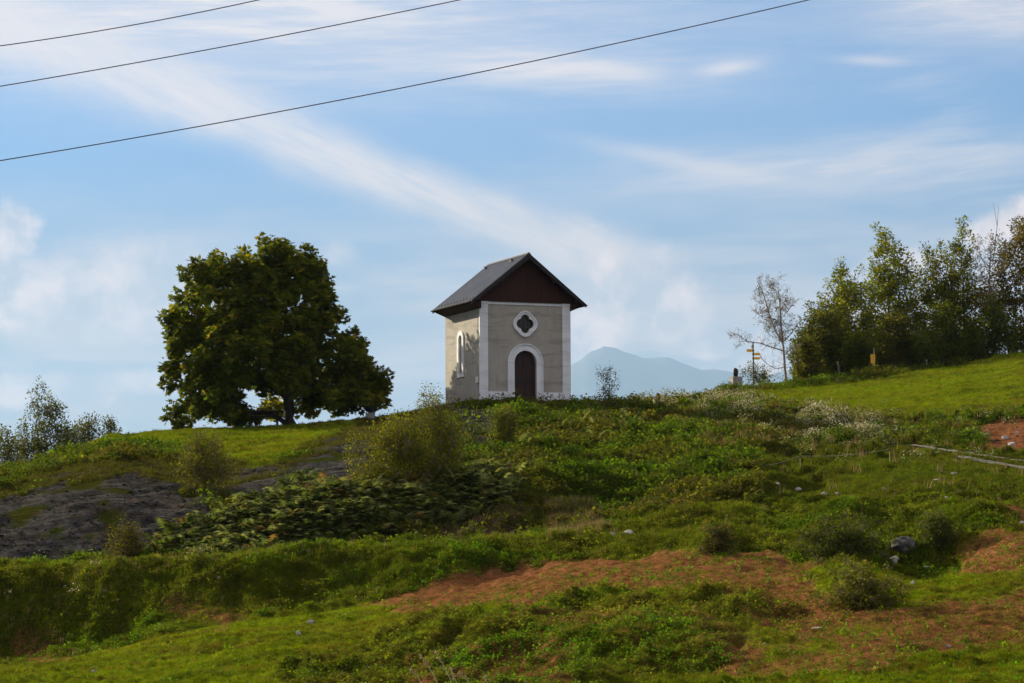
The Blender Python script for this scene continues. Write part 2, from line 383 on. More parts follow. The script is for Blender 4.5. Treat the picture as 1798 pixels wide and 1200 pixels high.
def inside(U, V, poly):
    r = np.zeros(U.shape, bool); n = len(poly)
    for i in range(n):
        (x0, y0), (x1, y1) = poly[i], poly[(i + 1) % n]
        if y0 == y1: continue
        c = ((y0 > V) != (y1 > V)) & (U < (x1 - x0) * (V - y0) / (y1 - y0) + x0); r ^= c
    return r
jx = (fbm(XX * .5, YY * .5, 5, 3, .6) - .5); jy = (fbm(XX * .5 + 40, YY * .5, 5, 9, .6) - .5)
def zone(poly, amp=50, soft=1, dmin=0, dmax=400):
    m = inside(UU0 + jx * amp * 1.6, VV0 + jy * amp * .6, poly) & (DD > dmin) & (DD < dmax)
    m = m.astype(float)
    for _ in range(soft):
        m[1:-1, 1:-1] = (m[1:-1, 1:-1] * 2 + m[2:, 1:-1] + m[:-2, 1:-1] + m[1:-1, 2:] + m[1:-1, :-2]) / 6
    return m
zm = np.maximum
rock = zm(zone([(-300,915),(0,868),(110,842),(215,822),(300,840),(345,880),(390,905),(340,968),(250,985),(0,1010),(-300,1015)], 75, 1, 101),
          zone([(400,870),(440,842),(520,818),(590,778),(640,770),(680,790),(630,840),(560,870),(450,890)], 40, 1, 101))
rock = zm(rock, zone([(330,830),(420,815),(520,800),(600,772),(640,775),(620,830),(540,862),(440,885),(360,900)], 90, 2, 101) * .75)
rock = zm(rock, zone([(795,716),(860,712),(885,738),(865,795),(825,795),(800,750)], 30, 1, 101) * .7)
shaded_moss = zm(zone([(-250,880),(0,856),(120,822),(250,803),(340,803),(420,812),(400,870),(330,860),(290,850),(210,830),(110,845),(0,872),(-250,915)], 36, 2, 101),
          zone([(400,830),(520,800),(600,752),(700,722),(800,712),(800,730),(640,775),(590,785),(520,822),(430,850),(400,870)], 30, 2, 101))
lawn_r = zone([(1290,690),(1400,682),(1550,664),(1798,620),(2100,560),(2100,690),(1798,722),(1650,735),(1500,740),(1350,715)], 16, 4, 118)
lawn_l = zone([(-250,850),(0,834),(200,764),(400,745),(640,732),(660,745),(590,760),(520,795),(430,825),(340,790),(200,785),(110,805),(0,845)], 26, 3, 110)
earth = zone([(760,905),(860,880),(940,900),(930,960),(780,965)], 30, 3, 99)
pat = fbm(XX * .35, YY * .35, 4, 21, .6) * .65 + fbm(XX * 1.3, YY * 1.0, 4, 22, .65) * .35
dirt = zm(zone([(640,1060),(760,1035),(850,1010),(1000,985),(1150,972),(1350,975),(1420,1000),(1460,1060),(1600,1070),(1798,1030),(2100,1010),(2100,1140),(1798,1130),(1600,1150),(1450,1170),(1250,1180),(1230,1140),(1330,1100),(1330,1060),(1200,1040),(1000,1050),(850,1055),(700,1075)], 95, 4, 50, 95),
          zone([(1690,960),(1798,915),(2100,880),(2100,1000),(1798,1010),(1700,1010)], 95, 4, 50, 100) )
dirt = zm(dirt, zone([(720,1150),(860,1130),(1000,1140),(1000,1215),(700,1215)], 50, 2, 50, 95) * .9)
dirt = zm(dirt, zone([(880,1075),(1000,1060),(1250,1075),(1300,1120),(1150,1150),(950,1120)], 60, 3, 50, 95) * .72)
dirt = zm(dirt, zone([(0,1110),(120,1105),(140,1150),(60,1165),(0,1160)], 80, 3, 50, 99) * .4)
dirt = zm(dirt, zone([(270,1060),(330,1050),(420,1085),(400,1110),(300,1100)], 80, 3, 50, 99) * .45)
pat2 = fbm(XX * .8, YY * .6, 5, 25, .68)
dirt = np.clip(dirt * (.98 + 3.0 * (pat - .47) + 3.2 * (pat2 - .49)), 0, 1)
for _ in range(5): dirt[1:-1, 1:-1] = (dirt[1:-1, 1:-1] * 2 + dirt[2:, 1:-1] + dirt[:-2, 1:-1] + dirt[1:-1, 2:] + dirt[1:-1, :-2]) / 6
scrub = zone([(500,1175),(700,1118),(860,1085),(1050,1048),(1300,1040),(1420,1080),(1250,1160),(1000,1200),(700,1225),(500,1225)], 60, 4, 50, 95)
scar = zone([(1690,760),(1730,745),(1798,735),(2100,720),(2100,785),(1798,790),(1740,785)], 24, 1, 118)
bankz = ((DD > 84) & (DD < 99) & (VV0 < 1180) & (UU0 < 1250)).astype(float)
crestz = ((DD > 94.5) & (DD < 105) & (UU0 < 1150)).astype(float)
shelf = zone([(1540,770),(1600,776),(1700,792),(1798,803),(2100,822),(2100,850),(1798,830),(1700,812),(1640,802),(1560,786)], 5, 2, 104, 128)
wild = np.clip(1 - zm(zm(rock, shaded_moss), zm(lawn_r, lawn_l)) - scar, 0, 1) * (DD > 86 + 5 * (UU0 < 950)) * (DD < 200)
wild = wild * np.clip(1 - shelf * .8, 0, 1) * (1 - np.exp(-(((XX - .8) / 4.5) ** 2 + ((YY - 143) / 4.0) ** 2)) * .9)
wdamp = np.where((DD > 84) & (DD < 101), .6, 1) * np.where((DD > 100) & (DD < 113) & (UU0 > 1450), .25, 1)
upperflat = ((DD < 90) & (dirt < .3)).astype(float)
# relief: hummocky herbage, ledgy rock, soft lawns
hum = fbm(XX * .55, YY * .55, 4, 31, .55) - .5
hum2 = fbm(XX * 1.9, YY * 1.9, 3, 37, .55) - .5
hum3 = fbm(XX * 4.2, YY * 3.2, 2, 39, .5) - .5
ca, sa = math.cos(R(35)), math.sin(R(35))
led = fbm((XX * ca + YY * sa) * .35 + 9, (-XX * sa + YY * ca) * 1.5, 5, 51, .62) - .5
rock = rock * np.clip(1 - (fbm(XX * .55 + 3, YY * .5, 4, 71, .6) - .56) * 9, 0, 1)
led3 = fbm((XX * ca + YY * sa) * .5 + 3, (-XX * sa + YY * ca) * 2.2, 4, 53, .6) - .5
ter = fbm(XX * .12, YY * .6, 3, 61, .5) - .5
wild = wild * (1 - np.clip(dirt * 1.5, 0, 1))
disp = np.where(near, 1, 0) * (wild * wdamp * (hum * 1.15 + hum2 * .65 + hum3 * .3) + rock * (led * .34 + hum2 * .05 + hum3 * .06 + (np.abs(led3) - .12) * -.2 + hum * .2) + shaded_moss * hum2 * .16
       + (lawn_l + lawn_r) * (hum * .22 + ter * .45 + hum2 * .16 + hum3 * .06) + upperflat * (hum * .22 + hum2 * .22 + hum3 * .14 + ter * .35) + scrub * (hum * .7 + hum2 * .35) + dirt * (hum * .25 + hum2 * .16 + hum3 * .12) + scar * hum2 * .3)
# hollow below the ivy bank at the right, and folds in the lower slope
def dent(u, v, ru, rv, dep, dmin=0, dmax=300):
    return dep * np.exp(-((UU0 - u) / ru) ** 2 - ((VV0 - v) / rv) ** 2) * (DD > dmin) * (DD < dmax)
disp += dent(1600, 985, 70, 26, -1.0) + dent(1680, 960, 60, 18, -.7) + dent(1480, 915, 80, 22, .55) + dent(1690, 915, 110, 20, .6) + dent(1500, 1035, 75, 26, .55)
disp += dent(1150, 1120, 180, 18, .35) + dent(1200, 1165, 200, 16, -.3) + dent(850, 1110, 120, 14, .30) + dent(800, 1160, 160, 14, -.25) + dent(1250, 950, 30, 14, .5)
disp += dent(1090, 880, 130, 14, -.5, 100) + dent(1000, 850, 150, 14, .45, 100) + dent(900, 760, 90, 16, -.4, 110) + dent(1180, 770, 60, 10, .3, 110)
Z = Z + disp * np.clip((DD - 55) / 10, 0, 1)

# chapel stands on a small platform
CH_A = R(22); CH_D = 144.0
CH_O = at(843, 704.5, CH_D)
ex = Vector((math.cos(CH_A), math.sin(CH_A), 0)); ey = Vector((-math.sin(CH_A), math.cos(CH_A), 0))
lx = (XX - CH_O.x) * ex.x + (YY - CH_O.y) * ex.y; ly = (XX - CH_O.x) * ey.x + (YY - CH_O.y) * ey.y
dist = np.maximum(np.maximum(-lx - .6, lx - 5.5), np.maximum(-ly - 1.2, ly - 5.6))
wgt = np.clip(1 - dist / 2.2, 0, 1); wgt = wgt * wgt * (3 - 2 * wgt)
Z = Z * (1 - wgt) + (CH_O.z - .02 + hum2 * .05) * wgt

def H(X, Y):
    X = np.asarray(X, float); Y = np.asarray(Y, float); c = X / Y
    i = np.clip(np.searchsorted(cc, c) - 1, 0, len(cc) - 2); j = np.clip(np.searchsorted(Dn, Y) - 1, 0, len(Dn) - 2)
    f = np.clip((c - cc[i]) / (cc[i + 1] - cc[i]), 0, 1); g = np.clip((Y - Dn[j]) / (Dn[j + 1] - Dn[j]), 0, 1)
    return (Z[i, j] * (1 - f) + Z[i + 1, j] * f) * (1 - g) + (Z[i, j + 1] * (1 - f) + Z[i + 1, j + 1] * f) * g
def ground(u, D, v=700):
    p = at(u, v, D); return Vector((p.x, p.y, float(H(p.x, p.y))))
def find(u, v, dmin=60, dmax=215):
    """first place where the sight line through (u, v) meets the hillside"""
    d = ray(u, v); Ds = np.arange(dmin, dmax, .1); h = H(d[0] * Ds, Ds); k = np.argmax(h >= d[2] * Ds)
    D = Ds[k] if (h >= d[2] * Ds).any() else dmax
    return Vector((d[0] * D, D, float(H(d[0] * D, D))))

def terrain_mat():
    m, N, b, o = new_mat('hillside')
    a = N.n.new('ShaderNodeAttribute'); a.attribute_name = 'zone'
    a2 = N.n.new('ShaderNodeAttribute'); a2.attribute_name = 'zone2'
    g = N.n.new('ShaderNodeNewGeometry'); P = g.outputs['Position']
    s = N.n.new('ShaderNodeSeparateColor'); N.l.new(a.outputs['Color'], s.inputs[0])
    s2 = N.n.new('ShaderNodeSeparateColor'); N.l.new(a2.outputs['Color'], s2.inputs[0])
    n1 = N.noise(P, .7, 6, .6); n2 = N.noise(P, 4.5, 5, .65); n3 = N.noise(P, 18, 4, .7)
    herb = N.mix(N.ss(n1, .35, .65), (.018, .028, .003), (.030, .027, .005))
    herb = N.mix(N.mul(N.ss(n2, .5, .7), .6), herb, (.06, .075, .015))
    lawn = N.mix(N.ss(n1, .35, .68), (.115, .175, .003), (.155, .19, .005))
    lawn = N.mix(N.mul(N.ss(n2, .48, .72), .6), lawn, (.06, .085, .005))
    mpl = N.n.new('ShaderNodeMapping'); mpl.inputs['Rotation'].default_value = (0, 0, .25); mpl.inputs['Scale'].default_value = (.35, 1.3, 1); N.l.new(P, mpl.inputs[0])
    nl = N.noise(mpl.outputs[0], .8, 7, .68)
    lawn = N.mix(N.mul(N.ss(nl, .46, .66), .75), lawn, (.105, .098, .014)); lawn = N.mix(N.mul(N.ss(nl, .46, .34), .6), lawn, (.05, .10, .004))
    shaded_mossc = N.mix(N.ss(n2, .38, .66), (.040, .042, .009), (.036, .026, .015))  # moss browns darkened to carry the shade of the steep face
    mp = N.n.new('ShaderNodeMapping'); mp.inputs['Rotation'].default_value = (0, .3, R(35)); mp.inputs['Scale'].default_value = (.35, 1.6, 1); N.l.new(P, mp.inputs[0])
    r1 = N.noise(mp.outputs[0], 1.6, 9, .72, .4)
    vo = N.n.new('ShaderNodeTexVoronoi'); vo.feature = 'DISTANCE_TO_EDGE'; vo.inputs['Scale'].default_value = 1.4; N.l.new(mp.outputs[0], vo.inputs['Vector'])
    rockc = N.mix(N.ss(r1, .34, .70), (.020, .020, .019), (.085, .083, .078))
    rockc = N.mix(N.mul(N.ss(n3, .56, .72), .45), rockc, (.17, .165, .15))
    rockc = N.mix(N.mul(N.ss(n1, .55, .72), .7), rockc, (.030, .028, .012))
    crack = N.ss(vo.outputs[0], .03, .0)
    rockc = N.mix(N.mul(N.ss(N.noise(P, 2.6, 7, .75), .52, .60), .75), rockc, (.014, .014, .013))
    rockc = N.mix(N.mul(crack, .35), rockc, (.015, .015, .016))
    dirtc = N.mix(N.ss(n2, .35, .68), (.16, .060, .025), (.25, .112, .050))
    dirtc = N.mix(N.mul(N.ss(n3, .5, .72), .5), dirtc, (.055, .035, .014))
    grav = N.mix(N.ss(n3, .38, .62), (.24, .22, .19), (.38, .36, .33))
    earthc = N.mix(N.ss(n2, .35, .68), (.045, .034, .025), (.085, .062, .045))
    c = N.mix(s.outputs[1], herb, lawn); c = N.mix(s.outputs[2], c, shaded_mossc); c = N.mix(s.outputs[0], c, rockc)
    c = N.mix(N.ss(N.add(s2.outputs[0], N.add(N.mul(N.sub(n2, .5), 1.1), N.mul(N.sub(n3, .5), .6))), .12, .80), c, dirtc)
    c = N.mix(s2.outputs[1], c, grav); c = N.mix(s2.outputs[2], c, earthc)
    N.l.new(c, b.inputs['Base Color']); b.inputs['Roughness'].default_value = 1.0; b.inputs['Specular IOR Level'].default_value = .0
    bump(N, b, N.add(N.add(n2, N.mul(n3, .5)), N.mul(N.noise(P, 7, 6, .75), N.mul(s.outputs[0], 1.5))), .8, .07)
    return m
M_GROUND = terrain_mat()
ni, nj = Z.shape
idx = np.arange(ni * nj).reshape(ni, nj)
FQ = np.stack([idx[:-1, :-1], idx[1:, :-1], idx[1:, 1:], idx[:-1, 1:]], -1).reshape(-1, 4)
VT = np.stack([XX, YY, Z], -1).reshape(-1, 3)
hill = np_mesh('ground', VT, FQ, M_GROUND, smooth=True)
def add_attr(me, name, *chs):
    a = me.color_attributes.new(name, 'FLOAT_COLOR', 'POINT'); c = np.ones((ni * nj, 4), np.float32)
    for k, ch in enumerate(chs): c[:, k] = ch.ravel()
    a.data.foreach_set('color', c.ravel())
meadow = np.clip(((DD < 92) & (wild < .5)).astype(float) + lawn_r + lawn_l, 0, 1)
add_attr(hill.data, 'zone', rock, np.clip(meadow * .8 + (fbm(XX * .2, YY * .2, 3, 77) > .52) * wild * .25, 0, 1), shaded_moss)
add_attr(hill.data, 'zone2', zm(dirt, scar), shelf * .0, earth)
tag(hill, 'grassy hillside with dark rock slabs and reddish bare earth', 'hillside', kind='structure')

# ------------------------------------------------------------------ gravel track (two wheel ruts) on the shelf
def gravel_mat():
    m, N, b, o = new_mat('track_gravel'); g = N.n.new('ShaderNodeNewGeometry'); P = g.outputs['Position']
    n = N.noise(P, 25, 4, .7); n2 = N.noise(P, 2, 4, .6)
    c = N.mix(N.ss(n, .35, .65), (.075, .068, .052), (.145, .13, .105)); c = N.mix(N.mul(N.ss(n2, .52, .7), .7), c, (.10, .10, .04))
    N.l.new(c, b.inputs['Base Color']); b.inputs['Roughness'].default_value = .95; bump(N, b, n, .6, .03); return m
M_GRAVEL = gravel_mat()
def ribbon(path, w, lift=.015):
    P = np.array(path, float); t = np.linspace(0, 1, len(P)); tt = np.linspace(0, 1, 220)
    X = np.interp(tt, t, P[:, 0]); Y = np.interp(tt, t, P[:, 1])
    k = np.ones(15) / 15; X = np.convolve(np.pad(X, 7, 'edge'), k, 'valid'); Y = np.convolve(np.pad(Y, 7, 'edge'), k, 'valid')
    dx = np.gradient(X); dy = np.gradient(Y); L = np.hypot(dx, dy); nx, ny = -dy / L, dx / L
    rows = []
    for s in np.linspace(-1, 1, 9):
        ww = w / 2 * s * (1 + 1.1 * (fbm(X * 1.6, Y * 1.6 + s * 3, 4, 5) - .5))
        x = X + nx * ww; y = Y + ny * ww; rows.append(np.stack([x, y, H(x, y) + lift * (1 - 2.6 * abs(s) ** 3)], -1))
    V = np.stack(rows, 1); n, mth = V.shape[:2]; ii = np.arange(n * mth).reshape(n, mth)
    return V.reshape(-1, 3), np.stack([ii[:-1, :-1], ii[:-1, 1:], ii[1:, 1:], ii[1:, :-1]], -1).reshape(-1, 4)
rp = lambda L: [tuple(find(u, v, 106, 130))[:2] for u, v in L]
rut_near = rp([(2000, 848), (1900, 836), (1798, 821), (1760, 815), (1732, 810), (1692, 803), (1650, 796)])
rut_far = rp([(2000, 832), (1900, 822), (1798, 810), (1759, 804), (1719, 799), (1679, 793), (1639, 787), (1600, 781)])
V1, F1 = ribbon(rut_near, 1.7); V2, F2 = ribbon(rut_far, .6)
trk = np_mesh('track', np.concatenate([V1, V2]), np.concatenate([F1, F2 + len(V1)]), M_GRAVEL, smooth=True)
tag(trk, 'pale gravel farm track with two wheel ruts', 'track', kind='structure')

rutd = np.full(Z.shape, 9.0); sub_ = (DD > 104) & (DD < 130) & (CC > .10) & (CC < .30)
for path in (rut_near, rut_far):
    for (x0, y0), (x1, y1) in zip(path[:-1], path[1:]):
        for t in np.linspace(0, 1, 12): rutd[sub_] = np.minimum(rutd[sub_], np.hypot(XX[sub_] - x0 - (x1 - x0) * t, YY[sub_] - y0 - (y1 - y0) * t))
offrut = np.clip((rutd - .35) / .6, .02, 1)
# ------------------------------------------------------------------ scatter tools
lowz = ((DD > 96.5) & (DD < 124) & (UU0 > 1340) & (VV0 > 770)).astype(float)
for _ in range(6): lowz[1:-1, 1:-1] = (lowz[1:-1, 1:-1] * 2 + lowz[2:, 1:-1] + lowz[:-2, 1:-1] + lowz[1:-1, 2:] + lowz[1:-1, :-2]) / 6
def cells(weight):
    """sample ground cells; weight per vertex, favouring ground that shows large from the path"""
    u, v = pix(XX, YY, Z)
    dv = np.zeros_like(Z); dv[:, :-1] = np.clip(v[:, :-1] - v[:, 1:], 0, 30); dv += .10
    du = np.zeros_like(Z); du[:-1] = np.clip(u[1:] - u[:-1], 0, 40)
    ok = (DD > 58) & (DD < 212) & (UU0 > -300) & (UU0 < 2200) & near
    return weight * dv * du * ok * offrut
def sample(weight, n):
    w = cells(weight).ravel(); w = w / w.sum(); k = rng.choice(len(w), n, p=w)
    i, j = np.unravel_index(k, Z.shape); i = np.clip(i, 0, ni - 2); j = np.clip(j, 0, nj - 2)
    f = rng.random(n); g = rng.random(n); c = cc[i] * (1 - f) + cc[i + 1] * f; d = Dn[j] * (1 - g) + Dn[j + 1] * g
    X = c * d; return X, d, H(X, d), i, j
def place(T, X, Y, Zz, sc, rot, tiltx=None, tilty=None, sz=None):
    """T: (n, nv, 3) template verts per instance"""
    c, s = np.cos(rot)[:, None], np.sin(rot)[:, None]
    x = T[..., 0] * sc[:, None]; y = T[..., 1] * sc[:, None]; z = T[..., 2] * (sc if sz is None else sz)[:, None]
    xr = x * c - y * s; yr = x * s + y * c
    if tiltx is not None: xr = xr + z * tiltx[:, None]; yr = yr + z * tilty[:, None]
    return np.stack([xr + X[:, None], yr + Y[:, None], z + Zz[:, None]], -1)
def blade_templates(nt, nb, spread=.5, lean=.6, wid=.06, seg=1, flat=0.0):
    out = []
    for _ in range(nt):
        vs = []
        for b in range(nb):
            a = rng.random() * 2 * np.pi; r = spread * math.sqrt(rng.random()); x, y = r * math.cos(a), r * math.sin(a)
            la = rng.random() * 2 * np.pi; l = lean * rng.random(); h = .55 + .45 * rng.random(); w = wid * (.7 + .6 * rng.random())
            fa = rng.random() * np.pi; wx, wy = w * math.cos(fa), w * math.sin(fa)
            vs += [(x - wx, y - wy, -.05), (x + wx, y + wy, -.05), (x + l * math.cos(la), y + l * math.sin(la), h)]
        out.append(vs)
    return np.array(out)
def leaf_templates(nt, nl, lsize=.28, spread=.5, up=.5):
    out = []
    for _ in range(nt):
        vs = []
        for b in range(nl):
            a = rng.random() * 2 * np.pi; r = spread * math.sqrt(rng.random()); h = (rng.random() ** .8) * (1 - .6 * (r / spread) ** 2)
            c = np.array([r * math.cos(a), r * math.sin(a), h])
            d = np.array([math.cos(a) * .8, math.sin(a) * .8, (rng.random() - .35) * up * 2]) + rng.normal(0, .5, 3); d /= np.linalg.norm(d)
            s = np.cross(d, rng.normal(0, 1, 3) * .5 + np.array([0, 0, 1.])); s /= np.linalg.norm(s) + 1e-9
            L = lsize * (.6 + .8 * rng.random()); W = L * .33
            vs += [c, c + d * L * .45 + s * W, c + d * L, c + d * L * .45 - s * W]
        out.append(vs)
    return np.array(out)
def frond_templates(nt, npin=9):
    out = []
    for _ in range(nt):
        vs = []; a0 = rng.random() * 2 * np.pi
        arch = .8 + .5 * rng.random(); lean = .45 + .5 * rng.random()
        def p(t): return np.array([lean * t * (.5 + t * .5), 0, arch * (t - .55 * t * t * t)])
        for k in range(npin):
            t = .22 + .78 * (k / npin); q = p(t); q2 = p(min(1, t + .10)); w = .34 * (1 - .75 * (k / npin)) * (1 if k > 1 else .8)
            dr = -.10 * w
            for sgn in (-1, 1):
                vs += [q, q2 + np.array([.01, 0, 0]), q + np.array([.10 * w + .05, sgn * w, dr + rng.normal(0, .02)])]
        vs += [p(0) + (0, -.012, 0), p(0) + (0, .012, 0), p(.35)]
        out.append(vs)
    return np.array(out)
def scatter(name, T, k, X, Y, Zz, sc, col, mat, sz=None, tilt=.15, cj=.18, sun=None, lab=None, cat=None, parent=None):
    n = len(X); t = rng.integers(0, len(T), n); rot = rng.random(n) * 2 * np.pi
    V = place(T[t], X, Y, Zz, sc, rot, rng.normal(0, tilt, n), rng.normal(0, tilt, n), sz)
    nv = T.shape[1]; C = np.repeat(col[:, None, :], nv, 1)
    pj = np.repeat(1 + cj * rng.normal(0, 1, (n, nv // k, 1)), k, 1); C = np.clip(C * pj, .003, .9)
    Fc = np.arange(n * nv).reshape(-1, k)
    o = np_mesh(name, V.reshape(-1, 3), Fc, mat, parent, C.reshape(-1, 3))
    if lab: tag(o, lab, cat, kind='stuff')
    return o
def pick(cols, probs, n, jit=.12):
    c = np.array(cols)[rng.choice(len(cols), n, p=np.array(probs) / sum(probs))]
    return np.clip(c * (1 + jit * rng.normal(0, 1, (n, 1))), .003, .9)

# ------------------------------------------------------------------ grass and herbage ("stuff")
G_T = blade_templates(24, 9, .55, .7, .055)
lawn_all = np.clip(lawn_l + lawn_r, 0, 1)
def lowgrass():
    w = (lawn_all * 1.0 + ((DD < 92) & (wild < .5)) * 1.0 * (1 - dirt * .8) + shaded_moss * .7 + wild * .45 + ((DD >= 92) & (DD < 101)) * wild * .4 + shelf * .8) * (1 - rock * .93) * (1 - scar * .7) * (1 - dirt * .60) * (1 - earth * .8) * (1 - wgt * .6)
    n = 190000; X, Y, Zz, i, j = sample(w, n)
    patch = fbm(X * .35, Y * .35, 4, 91); fine = fbm(X * 1.5, Y * 1.5, 3, 95)
    a = pick([(.175, .265, .004), (.22, .27, .006), (.13, .215, .004), (.25, .23, .02)], [5, 4, 3, .8], n)
    b = pick([(.06, .095, .007), (.09, .105, .010), (.12, .10, .025)], [4, 3, 2], n)
    lw = np.clip(lawn_all[i, j] + (Y < 92) * (.8 - .55 * scrub[i, j]) - shaded_moss[i, j] + lowz[i, j] * .35 + ((Y >= 92) & (Y < 101)) * .55, 0, 1) * np.clip(.45 + 1.6 * (patch - .32), 0, 1)
    c = a * lw[:, None] + b * (1 - lw[:, None]); mo = shaded_moss[i, j][:, None]
    c = c * (1 - mo * .6) + np.array([.065, .062, .015]) * mo * .6  # blades on the mossy face darkened too, shade put into their colour
    c *= (.35 + 1.25 * fine)[:, None]
    st = fbm(X * .28 + Y * .1, Y * 1.1, 4, 97, .6)[:, None]; c = np.where((st > .56) & (lawn_all[i, j][:, None] + (Y[:, None] < 92) > .5), c * np.array([1.05, .72, 1.6]), c)
    sc = (.10 + .10 * rng.random(n)) * (1 + .7 * np.clip(wild[i, j], 0, 1)) * np.where(lawn_all[i, j] > .5, .85, 1) * np.where(Y < 91, .62, np.where(Y < 101, .55, 1)) * (1 - .4 * lowz[i, j])
    scatter('grass', G_T, 3, X, Y, Zz, sc, c, M_GRASS, tilt=.2, lab='short green grass covering the meadows and the hilltop', cat='grass')
lowgrass()

W_T = leaf_templates(30, 16, .30, .55)
def weeds():
    w = wild * (.3 + 1.8 * np.clip(fbm(XX * .6, YY * .6, 3, 33) - .3, 0, 1)) * (1 - rock) * (1 - shelf * .9) * (1 - earth * .75) * (1 - dirt * .75) * (1 - wgt * .9)
    w = w + ((DD < 90) & (wild < .5)) * (dirt * .12 + scrub * .25) + (DD < 90) * .05
    n = 66000; X, Y, Zz, i, j = sample(w, n)
    p = fbm(X * .3 + 3, Y * .3, 4, 101, .6); q = fbm(X * 1.2, Y * 1.2, 3, 103)
    a = pick([(.055, .13, .004), (.095, .17, .006), (.032, .075, .003)], [3, 3, 3], n)
    b = pick([(.09, .11, .008), (.14, .135, .014), (.050, .055, .008), (.11, .075, .025)], [3, 2, 3, 1.2], n)
    f = np.clip((p - .42) * 6, 0, 1)[:, None]; c = a * (1 - f) + b * f; c *= (.32 + 1.45 * q)[:, None]; c[Y < 101] *= np.array([1.25, 1.4, 1.0])
    sc = (.16 + .24 * rng.random(n)) * (.7 + .9 * np.clip(fbm(X * .8, Y * .8, 3, 33), 0, 1)); sc = np.where(Y < 92, sc * .5, np.where(Y < 101, sc * .46, sc)) * (1 - .72 * lowz[i, j])
    scatter('weeds', W_T, 4, X, Y, Zz, sc, c, M_LEAF, sz=sc * 1.0, lab='leafy green weeds and brambles matted over the banks and slope', cat='weeds')
weeds()

L_T = blade_templates(16, 7, .5, 1.3, .035)
def litter():
    w = (dirt * 1.0 + scrub * .22 + scar * .6 + earth * .35 + shaded_moss * .12 + rock * .06)
    n = 60000; X, Y, Zz, i, j = sample(w, n)
    c = pick([(.34, .135, .06), (.12, .05, .022), (.42, .27, .13), (.10, .12, .012), (.15, .12, .03)], [4, 3, 1.5, 1.6, 2.5], n)
    sc = .08 + .09 * rng.random(n)
    scatter('dead_bracken', L_T, 3, X, Y, Zz, sc, c, M_DRY, sz=sc * .45, lab='reddish brown dead bracken strewn on the bare lower slope', cat='dead bracken')
litter()

def chips(nt):
    out = []
    for _ in range(nt):
        p = rng.normal(0, 1, (4, 3)) * np.array([.5, .4, .22]) + np.array([0, 0, .12]); p[0, 2] = p[1, 2] = 0
        out.append([p[i] for f in ((0, 1, 2), (0, 2, 3), (1, 3, 2), (0, 3, 1)) for i in f])
    return np.array(out)
def rubble():
    w = rock * (.25 + 1.6 * np.clip(fbm(XX * .9, YY * .9, 4, 44) - .38, 0, 1)) + scar * .5 + shaded_moss * .03
    n = 3500; X, Y, Zz, i, j = sample(w, n)
    c = pick([(.035, .035, .033), (.07, .068, .063), (.018, .018, .017), (.17, .162, .145)], [4, 3, 3, 1.0], n)
    c = np.where(scar[i, j][:, None] > .4, c * np.array([2.2, 1.6, 1.2]) + .04, c)
    scatter('rubble', chips(24), 3, X, Y, Zz, .06 + .16 * rng.random(n) ** 3, c, M_DRY, tilt=.3, lab='dark broken rock chips lying over the bare slabs', cat='rubble')
rubble()
S_T = blade_templates(20, 8, .4, .4, .026)
def stalks():
    fl = zone([(1180,730),(1300,690),(1500,720),(1600,760),(1560,790),(1400,790),(1200,790)], 30, 2, 110)
    edge = zone([(1000,700),(1798,700),(1798,800),(1300,810),(1000,760)], 30, 2, 110) * wild
    cz = ((DD > 95.5) & (DD < 99) & (UU0 < 1100)).astype(float) * np.clip(fbm(XX * .5, YY * .5, 3, 12) * 2 - .4, .1, 1)
    dry = zone([(960,900),(1040,895),(1060,935),(960,945)], 15, 1, 97, 108)
    w = cz * .22 + edge * .12 * (1 - .8 * lowz) + fl * .3 + dry * 3 + shelf * .05 + wild * .02 + (DD < 66) * .003
    n = 6500; X, Y, Zz, i, j = sample(w, n)
    c = pick([(.33, .23, .12), (.38, .30, .15), (.18, .20, .03), (.24, .14, .07)], [3, 2, 3, 2], n)
    sc = np.where(Y < 101, .6, 1) * (.22 + .32 * rng.random(n))
    scatter('dry_grass', S_T, 3, X, Y, Zz, sc, c, M_DRY, tilt=.12, lab='straw coloured seeding grass along the bank crest and track', cat='dry grass')
stalks()

FR_T = frond_templates(14)
def bracken():
    w = zone([(250,985),(290,940),(380,915),(450,880),(520,848),(640,858),(760,850),(860,830),(900,850),(890,900),(760,925),(640,945),(540,975),(400,985)], 24, 1, 101, 125)
    w = w + zone([(900,760),(1100,740),(1120,770),(980,790),(880,790)], 24, 1, 110, 138) * .12 
    w = w + zone([(1430,1000),(1560,1000),(1580,1060),(1440,1060)], 24, 1, 70, 96) * .0 
    n = 5200; X, Y, Zz, i, j = sample(w, n)
    c = pick([(.11, .15, .04), (.20, .24, .09), (.05, .08, .016), (.18, .17, .06), (.15, .085, .03)], [4, 3, 3, 1.2, .5], n)
    sc = .5 + .45 * rng.random(n)
    scatter('bracken', FR_T, 3, X, Y, Zz - .05, sc, c, M_LEAF, tilt=.15, cj=.08, lab='pale green bracken fronds growing thick below the rock slabs', cat='bracken')
bracken()

